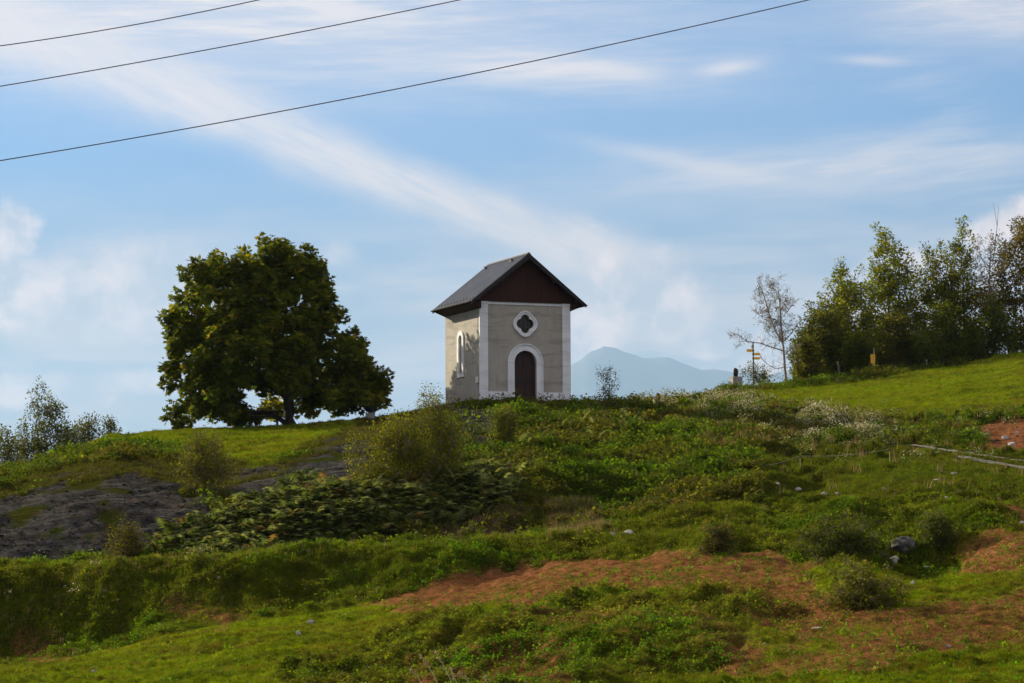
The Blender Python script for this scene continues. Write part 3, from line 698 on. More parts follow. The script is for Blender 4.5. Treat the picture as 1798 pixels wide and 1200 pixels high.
def flowers():
    fl = zm(zone([(1225,730),(1245,708),(1310,704),(1345,722),(1330,742),(1260,742)], 16, 1, 112), zone([(1375,752),(1420,732),(1500,738),(1550,762),(1530,782),(1420,776)], 18, 1, 112)) + .05 * zone([(1220,735),(1280,700),(1560,735),(1640,795),(1540,795),(1260,775)], 30, 1, 112)
    sp = zone([(1280,700),(1700,720),(1798,730),(1798,820),(1560,830),(1300,800)], 30, 1, 105) * .010 + zone([(1120,700),(1200,695),(1230,720),(1130,725)], 10, 1, 110) * .5
    cz = ((DD > 95.5) & (DD < 98) & (UU0 < 1000)) * .004
    w = fl * np.clip(fbm(XX * .6, YY * .6, 3, 15) * 5.0 - 2.1, .03, 1) + sp * .55 + cz
    n = 900; X, Y, Zz, i, j = sample(w, n)
    # stems
    sc = .35 + .35 * rng.random(n)
    T = []
    for _ in range(14):
        vs = []
        for b in range(26):
            a = rng.random() * 2 * np.pi; r = .55 * math.sqrt(rng.random()); h = .55 + .5 * rng.random() - .3 * r; s = .024 + .030 * rng.random()
            cpt = np.array([r * math.cos(a), r * math.sin(a), h]); nrm = rng.normal(0, 1, 3)
            t1 = np.cross(nrm, [0, 0, 1.]); t1 /= np.linalg.norm(t1) + 1e-6; t2 = np.cross(nrm, t1); t2 /= np.linalg.norm(t2) + 1e-6
            vs += [cpt - t1 * s, cpt - t2 * s, cpt + t1 * s, cpt + t2 * s]
        T.append(vs)
    c = pick([(.55, .53, .34), (.44, .42, .22), (.64, .62, .46)], [3, 2, 1.5], n)
    scatter('wildflowers', np.array(T), 4, X, Y, Zz, sc, c, M_DRY, lab='tall weeds with tiny white flower heads above the track', cat='wildflowers')
    scatter('flower_stems', leaf_templates(14, 20, .22, .5), 4, X, Y, Zz, sc, pick([(.10, .12, .035), (.075, .10, .025)], [1, 1], n), M_LEAF, lab='green stems and leaves beneath the white flower heads', cat='flower stems')
flowers()

# ------------------------------------------------------------------ trees and shrubs
def skeleton(pts, base, axis, r_base, r_min, wig=.12, step=.5, up=.35):
    """grow limbs from an axis towards clump points; returns segments"""
    nodes = [np.array(p, float) for p in axis]; par = [-1] + list(range(len(axis) - 1)); nax = len(axis)
    order = np.argsort(np.linalg.norm(pts - np.array(axis)[np.argmin(np.linalg.norm(pts[:, None] - np.array(axis)[None], axis=2), axis=1)], axis=1))
    tips = []
    for q in order:
        p = pts[q]; A = np.array(nodes); d = p - A; L = np.linalg.norm(d, axis=1)
        cost = L + np.maximum(0, -(d[:, 2]) + L * up) * 1.2
        k = int(np.argmin(cost)); L0 = L[k]; ns = max(1, int(L0 / step)); a = A[k]; prev = k
        perp = rng.normal(0, 1, 3) * wig * L0
        for s in range(1, ns + 1):
            t = s / ns; b = a + (p - a) * t + perp * math.sin(math.pi * t) * .5 + np.array([0, 0, .12 * L0 * math.sin(math.pi * t)])
            nodes.append(b); par.append(prev); prev = len(nodes) - 1
        tips.append(prev)
    n = len(nodes); w = np.zeros(n); w[tips] += 1
    for k in range(n - 1, 0, -1): w[par[k]] += w[k] if k >= nax or True else 0
    A = np.array(nodes); par = np.array(par); rad = np.maximum(r_base * (w / w.max()) ** .5, r_min)
    ch = np.arange(1, n); pr = par[1:]
    r1 = rad[ch]; r0 = np.minimum(rad[pr], rad[ch] * 1.5)
    ax = (ch < nax); r0[ax] = rad[pr[ax]]
    return A[pr], A[ch], r0, r1
def leaves(cent, n_per, rad, size, droop, palm=1, vr=1.0, outward=None, width=.36):
    """leaf quads round clump centres; palm = leaflets per leaf"""
    n = len(cent) * n_per; c = np.repeat(cent, n_per, 0)
    off = rng.normal(0, 1, (n, 3)); off /= np.linalg.norm(off, axis=1, keepdims=True); off *= (rng.random((n, 1)) ** .45)
    off = off * np.array([rad, rad, rad * vr]); p = c + off
    d = off / (np.linalg.norm(off, axis=1, keepdims=True) + 1e-6) * .9 + rng.normal(0, .5, (n, 3)); 
    if outward is not None: d += np.repeat(outward, n_per, 0) * .6
    d[:, 2] -= droop; d /= np.linalg.norm(d, axis=1, keepdims=True)
    upv = np.array([0, 0, 1.]) + rng.normal(0, .45, (n, 3)); s = np.cross(d, upv); s /= np.linalg.norm(s, axis=1, keepdims=True) + 1e-9
    L = size * (.6 + .7 * rng.random((n, 1))); V = []
    for k in range(palm):
        a = (k - (palm - 1) / 2) * (.62 if palm > 1 else 0)
        dd = d * math.cos(a) + s * math.sin(a); ss_ = -d * math.sin(a) + s * math.cos(a); l = L * (1 - .12 * abs(k - (palm - 1) / 2))
        nn = np.cross(dd, ss_)
        V.append(np.stack([p, p + dd * l * .55 + ss_ * l * width * (.6 if palm > 1 else 1) + nn * l * .06, p + dd * l - nn * l * .12, p + dd * l * .55 - ss_ * l * width * (.6 if palm > 1 else 1) + nn * l * .06], 1))
    V = np.stack(V, 1); return V.reshape(-1, 3), p, palm
def tree(name, label, cat, ub, base, prof, n, per, size, clump, cols, probs, trunk_r=.12, droop=.2, palm=1, vr=1., shell=.5, depth=.9,
         group=None, mat_l=M_LEAF, mat_b=M_BARK, axis_frac=.55, rmin=.012, twig=0, up=.35, lump=.3, vtop_fade=None, extra=None, jit=.0, tsides=6, carve=(), wig=.12, seed=None, partnames=('trunk', 'crown')):
    s = base.y / F; prof = sorted(prof, key=lambda p: -p[0])          # from the lowest row up
    vb = pix(np.array(base.x), np.array(base.y), np.array(base.z))[1]
    hh = np.array([(vb - v) * s for v, a, b in prof]); cx = np.array([((a + b) / 2 - ub) * s for v, a, b in prof]); rx = np.array([(b - a) / 2 * s for v, a, b in prof])
    rr = np.maximum(rx - clump * .55, rx * .25)
    hs = rng.random(n * 6) * (hh[-1] - hh[0]) + hh[0]; pr = np.interp(hs, hh, rr); keep = rng.random(n * 6) < (pr / pr.max()) ** 1.3 + .02
    hs = hs[keep][:n]; m = len(hs); r = np.interp(hs, hh, rr); c0 = np.interp(hs, hh, cx)
    ph = rng.random(m) * 2 * np.pi; sd = int(rng.integers(1000)) if seed is None else seed
    lumpf = 1 - lump * .5 + lump * (fbm(np.cos(ph) * 1.6 + hs * .55, np.sin(ph) * 1.6 + 11, 3, sd) - .3) * 1.6
    rad = r * (rng.random(m) ** shell) * np.clip(lumpf, .4, 1.12)
    P = np.stack([c0 + rad * np.cos(ph), rad * np.sin(ph) * depth, hs], -1)
    P = P + rng.normal(0, 1, P.shape) * jit * np.array([1, 1, .8]) * rx.max(); P[:, 2] = np.maximum(P[:, 2], hh[0] * .3)
    uu = ub + P[:, 0] / s; vv = vb - P[:, 2] / s; kp = np.ones(m, bool)
    for (u0, u1, v0, v1) in carve: kp &= ~((uu > u0) & (uu < u1) & (vv > v0) & (vv < v1))
    P = P[kp]; ph = ph[kp]; m = len(P)
    out = np.stack([np.cos(ph), np.sin(ph), np.zeros(m)], -1)
    th = thing(name, label, cat, base, 0, group)
    ah = hh[0] + (hh[-1] - hh[0]) * axis_frac; na = max(3, int(ah / .5) + 1)
    ax = [np.array([np.interp(max(z, hh[0]), hh, cx) * min(1, z / max(ah, .01)) * .7 + .05 * math.sin(z * 2.1), .04 * math.sin(z * 1.7), z]) for z in np.linspace(-.15, ah, na)]
    a, b, r0, r1 = skeleton(P, base, ax, trunk_r, rmin, wig=wig, up=up)
    if twig:
        k = rng.integers(0, m, m * twig); o = P[k] + rng.normal(0, clump * .25, (len(k), 3)); d = rng.normal(0, 1, (len(k), 3)); d[:, 2] += .5 - droop; d /= np.linalg.norm(d, axis=1, keepdims=True)
        L = clump * (.5 + rng.random((len(k), 1))); mid_ = o + d * L * .5; e = mid_ + (d + rng.normal(0, .3, d.shape)) * L * .5
        e[:, 2] -= droop * L[:, 0] * .4
        a = np.concatenate([a, P[k], o, mid_]); b = np.concatenate([b, o, mid_, e]); z1 = np.full(len(k), rmin * .7)
        r0 = np.concatenate([r0, z1, z1, z1 * .8]); r1 = np.concatenate([r1, z1, z1 * .8, z1 * .4])
    if extra is not None: 
        a = np.concatenate([a, extra[0]]); b = np.concatenate([b, extra[1]]); r0 = np.concatenate([r0, extra[2]]); r1 = np.concatenate([r1, extra[3]])
    r0 = r0.copy(); r0[0] *= 1.35
    V, Fc = tubes(a, b, r0, r1, tsides); np_mesh(partnames[0], V, Fc, mat_b, th, smooth=True)
    if per:
        V, p, pl = leaves(P, per, clump, size, droop, palm, vr, out)
        k = len(p); c = np.array(cols)[rng.choice(len(cols), k, p=np.array(probs) / sum(probs))]
        tint = np.repeat(1 + .22 * rng.normal(0, 1, (m, 1)), per, 0) * (1 + .15 * rng.normal(0, 1, (k, 1)))
        c = np.clip(c * tint, .004, .8); C = np.repeat(c, 4 * pl, 0)
        np_mesh(partnames[1], V, np.arange(len(V)).reshape(-1, 4), mat_l, th, C)
    return th

# the big chestnut
CHB = ground(509, 150.5)
chest = tree('chestnut_tree', 'broad dark green chestnut tree with a domed crown above the picnic table', 'tree', 509, CHB,
     [(745,293,407),(725,289,679),(708,289,685),(690,289,685),(660,289,692),(640,285,674),(620,277,648),(600,267,638),(575,283,623),(550,289,619),(520,299,605),(498,323,595),(476,331,587),(458,354,577),(440,397,553),(428,411,535),(419,424,457)],
     640, 78, .22, .48, [(.075, .115, .008), (.115, .150, .010), (.19, .185, .013), (.27, .20, .018)], [5, 4, 2.2, .5], trunk_r=.32, droop=.55, palm=5, shell=.36, depth=.85,
     axis_frac=.62, lump=.30, rmin=.02, seed=4, carve=((425, 570, 696, 760), (430, 505, 688, 760), (560, 700, 712, 760), (342, 400, 726, 765), (322, 342, 738, 765), (290, 345, 430, 500), (448, 456, 400, 460)))
def clumps_at(th_base, pts, per, rad, size, cols, droop, palm, name, parent):
    P = np.array([tuple(Vector(p) - th_base) for p in pts]); V, p, pl = leaves(P, per, rad, size, droop, palm, 1.0)
    c = np.array(cols)[rng.integers(0, len(cols), len(p))] * (1 + .2 * rng.normal(0, 1, (len(p), 1))); C = np.repeat(np.clip(c, .004, .8), 4 * pl, 0)
    return np_mesh(name, V, np.arange(len(V)).reshape(-1, 4), M_LEAF, parent, C)
# low boughs behind the trunk; sunlight put in as brighter leaf colours
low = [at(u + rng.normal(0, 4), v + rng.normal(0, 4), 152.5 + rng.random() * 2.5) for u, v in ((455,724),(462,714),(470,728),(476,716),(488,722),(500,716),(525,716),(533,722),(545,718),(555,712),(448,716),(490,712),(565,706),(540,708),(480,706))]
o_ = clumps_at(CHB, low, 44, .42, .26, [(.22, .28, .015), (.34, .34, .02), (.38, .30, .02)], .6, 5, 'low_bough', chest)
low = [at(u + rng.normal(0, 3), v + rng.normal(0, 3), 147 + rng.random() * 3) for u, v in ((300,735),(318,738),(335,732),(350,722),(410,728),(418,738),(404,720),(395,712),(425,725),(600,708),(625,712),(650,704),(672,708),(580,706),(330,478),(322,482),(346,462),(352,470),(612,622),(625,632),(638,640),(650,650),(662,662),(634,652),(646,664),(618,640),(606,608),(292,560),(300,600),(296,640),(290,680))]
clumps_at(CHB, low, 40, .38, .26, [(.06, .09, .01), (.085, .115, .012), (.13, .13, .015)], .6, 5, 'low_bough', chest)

# ----- trees and bushes along the right skyline
GR = 'trees and shrubs along the right hand skyline'
DKG = [(.13, .18, .012), (.19, .23, .014), (.26, .26, .02), (.28, .22, .025)]
DKD = [(.10, .14, .010), (.15, .185, .012), (.20, .20, .016), (.23, .18, .02)]
def rt(name, label, cat, u, D, prof, n, per, size, cl, cols=DKG, probs=(4, 4, 2, .8), **k):
    return tree(name, label, cat, u, ground(u, D), prof, n, per, size, cl, cols, list(probs), group=GR, **k)
TK = dict(jit=.12, vr=1.0, shell=.5, twig=3, droop=.0, up=.6, lump=.6, wig=.06)
rt('tree', 'bushy tree with pale green leaves just right of the birch, lowest of the leafy trees', 'tree', 1450, 192,
   [(668,1391,1510),(640,1384,1516),(610,1389,1511),(580,1402,1501),(555,1417,1487),(540,1435,1470)], 300, 42, .18, .42, trunk_r=.08, axis_frac=.3, cols=[(.11, .13, .018), (.14, .15, .02), (.08, .10, .014), (.17, .15, .025)], **TK)
rt('tree', 'tree with two leafy leaning leaders between the pale bushy tree and the spiky one', 'tree', 1488, 195,
   [(650,1405,1574),(610,1411,1569),(570,1423,1564),(540,1432,1559),(510,1442,1543),(488,1450,1525),(468,1456,1503)], 380, 42, .18, .42, trunk_r=.11, axis_frac=.5, carve=((1485, 1500, 440, 482),), **TK)
rt('tree', 'tree with a spiky pointed top in the middle of the right hand trees', 'tree', 1562, 197,
   [(650,1485,1654),(600,1495,1644),(560,1504,1633),(520,1509,1622),(490,1510,1615),(465,1514,1613),(440,1526,1601),(420,1542,1585),(404,1554,1569)], 430, 42, .18, .40, trunk_r=.13, axis_frac=.75, **TK)
rt('tree', 'dark open tree between the spiky tree and the tallest leafy tree', 'tree', 1645, 198,
   [(640,1565,1734),(590,1577,1724),(540,1589,1711),(500,1600,1699),(470,1612,1685),(445,1622,1669),(428,1633,1658)], 370, 42, .18, .42, trunk_r=.11, axis_frac=.6, cols=DKD, **TK)
rt('tree', 'tall leafy tree with an upright top near the right edge', 'tree', 1694, 199,
   [(635,1627,1772),(580,1636,1763),(530,1646,1747),(490,1653,1734),(455,1660,1727),(425,1667,1720),(405,1679,1712),(392,1686,1701)], 280, 42, .17, .38, trunk_r=.13, axis_frac=.75, cols=DKD, **TK)
rt('tree', 'dense brownish olive tree cut off by the right edge of the picture', 'tree', 1806, 196,
   [(615,1730,1890),(570,1722,1900),(530,1718,1905),(490,1724,1905),(450,1738,1900),(420,1752,1890),(400,1765,1880),(382,1785,1860)], 430, 56, .18, .50, trunk_r=.16, shell=.5, axis_frac=.6, twig=2, lump=.5, cols=[(.075, .08, .014), (.12, .105, .018), (.16, .115, .022), (.20, .12, .03)], probs=(3, 4, 3, 1.5))
rt('bare_tree', 'almost leafless thin tree with a dead forked tip rising above the right hand trees', 'tree', 1745, 193,
   [(600,1725,1765),(540,1722,1768),(500,1712,1770),(460,1704,1775),(430,1710,1778),(410,1735,1765)], 70, 12, .13, .40, trunk_r=.07, vr=1.5, shell=.6, axis_frac=.9, twig=8, droop=.0, mat_b=M_TWIG, cols=[(.14, .12, .03), (.16, .10, .03), (.11, .11, .02), (.12, .10, .02)],
   extra=(lambda: (np.array([(.1, 0, 6.4), (.3, 0, 8.0), (.45, 0, 9.0), (.45, 0, 9.0), (.32, 0, 9.9), (.52, 0, 9.8), (0, 0, 5.5), (-.7, 0, 7.0), (-.7, 0, 7.0)]), np.array([(.3, 0, 8.0), (.45, 0, 9.0), (.32, 0, 9.9), (.52, 0, 9.8), (.22, 0, 10.6), (.60, 0, 10.5), (-.7, 0, 7.0), (-1.3, 0, 8.1), (-.9, 0, 8.3)]), np.array([.035, .028, .018, .018, .012, .012, .03, .02, .016]), np.array([.028, .018, .012, .012, .005, .005, .02, .008, .006])))())
# underbrush at their feet
for k, (u, D, a, b, vt, lab, cl, cset) in enumerate((
    (1418, 188, 1382, 1455, 590, 'low yellowish bush right beside the birch trunk', .32, 'y'),
    (1462, 191, 1425, 1510, 590, 'rounded green bush left of the leaning grey fence post', .4, 'g'),
    (1508, 190, 1468, 1550, 580, 'dark green bush between the grey post and the yellow marker', .42, 'd'),
    (1565, 191, 1530, 1610, 545, 'olive green bush just right of the yellow marker', .42, 'y2'),
    (1612, 191, 1572, 1652, 585, 'bright green leafy bush left of the short wooden post', .42, 'g'),
    (1660, 192, 1618, 1705, 530, 'dark rounded bush right of the short wooden post', .45, 'd'),
    (1708, 192, 1664, 1752, 570, 'very dark bush under the tall upright tree', .45, 'd'),
    (1755, 192, 1708, 1804, 525, 'dark shadowy bush in front of the brownish edge tree', .45, 'd'))):
    cs = {'y': [(.16, .16, .022), (.12, .135, .018), (.20, .18, .025), (.08, .10, .014)], 'g': [(.08, .125, .01), (.11, .145, .012), (.07, .095, .01), (.13, .14, .016)],
          'd': [(.08, .12, .010), (.12, .155, .012), (.13, .155, .013), (.16, .14, .015)], 'y2': [(.10, .11, .014), (.13, .12, .016), (.08, .09, .014), (.16, .12, .02)]}[cset]
    g = ground(u, D); vb = pix(np.array(g.x), np.array(g.y), np.array(g.z))[1]
    w = b - a; rt('bush', lab, 'bush', u, D, [(vb - 2, a + w * .08, b - w * .08), (vb * .7 + vt * .3, a, b), (vb * .4 + vt * .6, a + w * .06, b - w * .06), (vb * .15 + vt * .85, a + w * .18, b - w * .18), (vt, a + w * .38, b - w * .38)],
       130, 36, .18, cl, cols=cs, trunk_r=.05, shell=.5, axis_frac=.3, twig=1, up=.1, lump=.9, jit=.12, partnames=('stem', 'crown'))

# ----- birch
bb = ground(1381, 186)
def limb(pts, r0, r1, base, D):
    P = [np.array(tuple(at(u, v, D + dz) - base)) for u, v, dz in pts]; n = len(P) - 1
    rr = np.linspace(r0, r1, n + 1); return P[:-1], P[1:], rr[:-1], rr[1:]
ex_a, ex_b, ex_r0, ex_r1 = [], [], [], []
def addlimb(pts, r0, r1, sub=0, subl=.7):
    a, b, x, y = limb(pts, r0, r1, bb, 186); ex_a.extend(a); ex_b.extend(b); ex_r0.extend(x); ex_r1.extend(y)
    for _ in range(sub):
        k = rng.integers(0, len(a)); t = rng.random(); p = a[k] * (1 - t) + b[k] * t; d = rng.normal(0, 1, 3); d[2] += .9; d /= np.linalg.norm(d); rad = .014
        for s in range(4):
            q = p + d * subl * (.2 + .12 * rng.random()); ex_a.append(p); ex_b.append(q); ex_r0.append(rad); ex_r1.append(rad * .8); rad *= .8
            p = q; d = d + rng.normal(0, .35, 3) + np.array([0, 0, -.05]); d /= np.linalg.norm(d)
            if s > 0:
                e = rng.normal(0, 1, 3); e /= np.linalg.norm(e); ex_a.append(p); ex_b.append(p + e * subl * .3); ex_r0.append(.009); ex_r1.append(.005)
addlimb([(1381,676,0),(1378,645,0),(1376,615,0),(1373,590,0),(1371,560,0),(1369,530,0),(1366,505,0)], .10, .025, 46)
addlimb([(1375,605,0),(1362,582,.3),(1353,560,.5),(1346,535,.6),(1338,510,.7),(1330,495,.8)], .06, .02, 40)
addlimb([(1375,616,0),(1355,610,-.3),(1335,603,-.5),(1312,600,-.7),(1295,588,-.8),(1280,590,-.9)], .045, .012, 46, .55)
addlimb([(1376,600,0),(1390,585,.3),(1400,570,.5),(1408,562,.6)], .035, .012, 26, .5)
addlimb([(1377,625,0),(1390,612,.2),(1402,608,.3)], .03, .01, 14, .45)
addlimb([(1378,645,0),(1362,648,-.3),(1348,640,-.5),(1335,628,-.6)], .025, .01, 18, .45)
addlimb([(1312,600,-.7),(1300,600,-.9),(1290,612,-1)], .015, .008, 14, .4)
addlimb([(1353,560,.5),(1335,555,.8),(1322,545,1)], .02, .01, 24, .5)
addlimb([(1371,560,0),(1385,545,-.4),(1395,530,-.5)], .025, .01, 26, .5)
tree('birch_tree', 'slim bare birch with pinkish trunk and only a few leaves left, behind the signpost', 'tree', 1381, bb,
     [(600,1340,1400),(570,1330,1402),(545,1315,1404),(520,1312,1402),(500,1318,1398),(484,1330,1385)], 85, 13, .10, .36, [(.14, .10, .03), (.12, .12, .03), (.20, .12, .03)], [2, 2, 1],
     trunk_r=.03, mat_b=M_BIRCH, twig=7, axis_frac=.5, rmin=.010, droop=.1, extra=(np.array(ex_a), np.array(ex_b), np.array(ex_r0), np.array(ex_r1)), group=None, tsides=5)

# ----- bushes behind the crest at the left edge
GL = 'slender bushes behind the crest at the left edge'
PG = [(.09, .115, .025), (.12, .14, .035), (.065, .085, .016), (.15, .15, .05)]
for u, D, prof, n, lab in (
    (88, 146, [(805,62,118),(770,60,120),(740,64,112),(715,66,104),(700,62,92),(694,64,74)], 80, 'tallest feathery bush behind the left crest'),
    (45, 145, [(815,22,72),(790,22,70),(768,30,62),(755,36,52)], 40, 'feathery bush left of the tallest one on the left crest'),
    (8, 143, [(825,-18,34),(795,-16,32),(775,-4,22),(757,4,14)], 40, 'bush with thin shoots cut off by the left edge of the picture'),
    (122, 147, [(800,100,144),(775,102,142),(755,112,134),(745,120,130)], 34, 'low dark bush right of the tallest feathery bush'),
    (156, 148, [(790,140,178),(765,142,172),(745,148,164),(737,152,158)], 34, 'slender bush second from the right on the left crest'),
    (193, 149, [(785,183,205),(765,186,202),(750,189,199),(737,192,196)], 16, 'smallest wispy shoot at the right end of the left crest bushes')):
    tree('bush', lab, 'bush', u, ground(u, D), [(v, a - 12, b + 12) for v, a, b in prof], int(n * 1.7), 28, .12, .28, PG, [4, 3, 3, 1], trunk_r=.03, jit=.22, lump=.8, vr=1.6, shell=.6, axis_frac=.3, group=GL, twig=3, up=.5, rmin=.010, mat_b=M_TWIG, droop=-.1, partnames=('stem', 'crown'))

# ----- bushes on the slope
def slope_bush(label, u, v, prof, n, per, size, cl, cols, probs, D=None, **k):
    b = find(u, v) if D is None else ground(u, D)
    cols = [(a * 1.35, b * 1.35, c) for a, b, c in cols] if cols is not YEL else cols; kw = dict(jit=.18, lump=.95, trunk_r=.04, shell=.55, axis_frac=.25, twig=2, up=.3, rmin=.008, mat_b=M_TWIG, partnames=('stem', 'crown')); kw.update(k)
    return tree('bush', label, 'bush', u, b, prof, n, per, size, cl, cols, probs, **kw)
YEL = [(.19, .19, .010), (.12, .14, .008), (.30, .23, .012), (.07, .09, .007)]
OLV = [(.085, .092, .012), (.115, .11, .014), (.06, .07, .01), (.14, .115, .018)]
slope_bush('big golden green bush on the slope left of the chapel', 690, 855, [(852,630,760),(825,616,765),(800,614,765),(775,625,760),(755,640,752),(742,655,735),(732,672,712)], 240, 74, .075, .34, YEL, [3, 4, 1.2, 3], shell=.5, jit=.2, vr=1.5, twig=3)
slope_bush('tall grey green bush with upright shoots below the chapel corner', 770, 855, [(852,735,815),(820,728,828),(790,724,832),(760,720,826),(738,722,812),(720,728,800),(704,738,785)], 210, 60, .07, .32, [(.11, .125, .02), (.14, .15, .026), (.08, .09, .014), (.18, .165, .03)], [4, 3, 3, 1.2], vr=1.8, shell=.45)
slope_bush('rounded olive bush at the right end of the bare rock slab', 360, 860, [(858,330,395),(835,312,412),(810,306,412),(790,312,405),(775,322,392),(764,336,375)], 130, 46, .085, .34, OLV, [4, 3, 3, 1], shell=.45)
slope_bush('small brownish yellow bush at the foot of the rock slab', 222, 985, [(982,180,270),(965,180,266),(945,192,256),(925,205,244),(908,216,232)], 90, 44, .08, .28, [(.10, .085, .02), (.07, .075, .018), (.13, .095, .025), (.05, .055, .014)], [3, 3, 1, 2], D=103.5)
slope_bush('yellow green bush on the bank just below the chapel door', 884, 790, [(788,864,905),(765,856,915),(745,858,916),(728,864,912),(716,876,902)], 70, 50, .09, .26, [(.10, .12, .02), (.13, .135, .022), (.07, .09, .016)], [3, 2, 2])
slope_bush('thin sapling with sparse leaves and upright twigs right of the chapel', 1064, 730, [(728,1050,1082),(708,1040,1094),(690,1034,1096),(672,1032,1094),(660,1040,1092),(648,1038,1060)], 44, 26, .085, .26, [(.10, .12, .025), (.13, .13, .03), (.07, .09, .02)], [3, 2, 2], vr=1.7, D=141.5, axis_frac=.2, up=.5)
slope_bush('dark tangled bush at the foot of the thin sapling', 1076, 745, [(744,1055,1098),(730,1048,1100),(716,1054,1096),(706,1064,1088)], 60, 44, .09, .26, [(.035, .045, .012), (.05, .055, .015)], [1, 1], D=139.5)
slope_bush('small bush with pale dry flower heads around the half hidden sculpture', 1168, 735, [(733,1135,1200),(718,1130,1208),(705,1140,1200),(694,1150,1188)], 60, 34, .08, .26, [(.10, .11, .03), (.24, .21, .14), (.14, .13, .05)], [3, 2, 2], D=150)
slope_bush('left one of two tiny round bushes on the low crest', 1206, 712, [(710,1202,1212),(702,1198,1214),(694,1200,1212),(690,1203,1209)], 14, 34, .07, .14, [(.07, .10, .02), (.10, .13, .03)], [1, 1], D=159)
slope_bush('right one of two tiny round bushes on the low crest', 1217, 711, [(709,1213,1222),(702,1211,1224),(694,1213,1223),(689,1216,1221)], 14, 34, .07, .14, [(.07, .10, .02), (.10, .13, .03)], [1, 1], D=160)
slope_bush('low dark bush climbing to the left of the stone pedestal', 1262, 700, [(705,1232,1288),(695,1240,1288),(685,1256,1286),(678,1268,1284)], 60, 34, .10, .28, [(.045, .055, .015), (.065, .07, .02)], [1, 1], D=172)
slope_bush('loose leafy bush behind the foot of the yellow signpost', 1332, 676, [(674,1306,1372),(662,1302,1368),(650,1306,1356),(642,1312,1342)], 60, 26, .11, .30, [(.07, .085, .02), (.10, .10, .03)], [1, 1], D=190)
slope_bush('dark ivy mound hanging over the hollow left of the grey boulder', 1470, 975, [(978,1395,1550),(960,1392,1560),(940,1400,1555),(922,1425,1535)], 190, 54, .075, .24, [(.030, .05, .008), (.05, .075, .010), (.09, .085, .018)], [3, 3, 1.2], jit=.22, vr=.6)
slope_bush('low sprawling heap of olive bracken and bramble below the hollow', 1505, 1062, [(1060,1425,1590),(1045,1425,1592),(1025,1450,1575),(1005,1485,1540)], 130, 44, .08, .20, [(.06, .075, .012), (.09, .10, .016), (.13, .10, .03)], [3, 3, 1.5], vr=.6, jit=.26)
slope_bush('trailing green bush draped right of the grey boulder', 1640, 955, [(972,1612,1670),(945,1606,1680),(920,1612,1676),(900,1625,1660)], 80, 50, .075, .22, [(.05, .07, .014), (.07, .09, .017)], [1, 1])
slope_bush('shaggy tuft of dark green and rusty leaves above the red earth', 1258, 970, [(968,1225,1292),(952,1222,1300),(938,1235,1295),(928,1250,1285)], 70, 44, .08, .22, [(.04, .06, .013), (.07, .07, .017), (.15, .07, .03)], [3, 2, 1.2])

# ------------------------------------------------------------------ chapel
ch = thing('chapel', 'small square chapel with grey plaster front, white trim and steep slate roof', 'chapel', CH_O, CH_A)
Wd, Dp, HW = 4.85, 4.86, 5.30
f_front = lambda p, a: (p[0], a, p[1])          # (x, z) polygon extruded along y
f_side = lambda p, a: (a, p[0], p[1])           # (y, z) polygon extruded along x
DC = Wd / 2; DW, DH = .60, 1.97                 # door half width, springing height
def arch(cx, hw, z0, zs, n=20, k=1.0):
    return [(cx - hw, z0)] + [(cx - hw * math.cos(math.pi * i / n), zs + k * hw * math.sin(math.pi * i / n)) for i in range(n + 1)] + [(cx + hw, z0)]
def quatre(cx, cz, r, off, n=10, blend=0):
    pts = []
    for q in range(4):
        a0 = q * math.pi / 2
        for i in range(n + 1):
            a = a0 - math.pi / 2 + math.pi * (i + .5) / (n + 1) if not blend else a0 - math.pi / 4 + math.pi / 2 * i / n
            pts.append((cx + off * math.cos(a0) + r * math.cos(a), cz + off * math.sin(a0) + r * math.sin(a)))
    return pts
QZ = 3.92
# front wall with openings, built as a filled plane then extruded
def wall_with_holes(outer, holes, fn, a0, a1, name, mat, parent):
    bm = bmesh.new(); loops = []
    for poly in [outer] + holes:
        vs = [bm.verts.new(fn(p, a0)) for p in poly]
        es = [bm.edges.new((vs[i], vs[(i + 1) % len(vs)])) for i in range(len(vs))]; loops.append(es)
    bmesh.ops.triangle_fill(bm, use_beauty=True, use_dissolve=False, edges=[e for l in loops for e in l])
    r = bmesh.ops.extrude_face_region(bm, geom=bm.faces[:]); d = Vector(fn((0, 0), a1)) - Vector(fn((0, 0), a0))
    for v in r['geom']:
        if isinstance(v, bmesh.types.BMVert): v.co += d
    return bm_obj(name, bm, mat, parent)
qi = quatre(DC, QZ, .235, .235)
wall_with_holes([(.02, 0), (DC - DW, 0)] + arch(DC, DW, 0, DH)[1:-1] + [(DC + DW, 0), (Wd - .02, 0), (Wd - .02, HW), (.02, HW)], [qi], f_front, 0, .30, 'front_wall', M_PLASTER, ch)
WC, WZ0, WZ1 = 2.60, 1.55, 3.50; WHW = .23
win = arch(WC, WHW, WZ0, WZ1 - WHW)
wall_with_holes([(.302, 0), (Dp, 0), (Dp, HW), (.302, HW)], [win], f_side, 0, .30, 'side_wall', M_PLASTER, ch)
bm = bmesh.new(); box(bm, Wd - .30, Wd, .302, Dp - .302, 0, HW); bm_obj('side_wall', bm, M_PLASTER, ch)
bm = bmesh.new(); box(bm, .302, Wd - .002, Dp - .30, Dp, 0, HW - .002); bm_obj('back_wall', bm, M_PLASTER, ch)
bm = bmesh.new(); box(bm, -.12, Wd + .12, -.32, Dp + .1, -.5, .03); bm_obj('footing', bm, M_CONC, ch, bevel=.03)
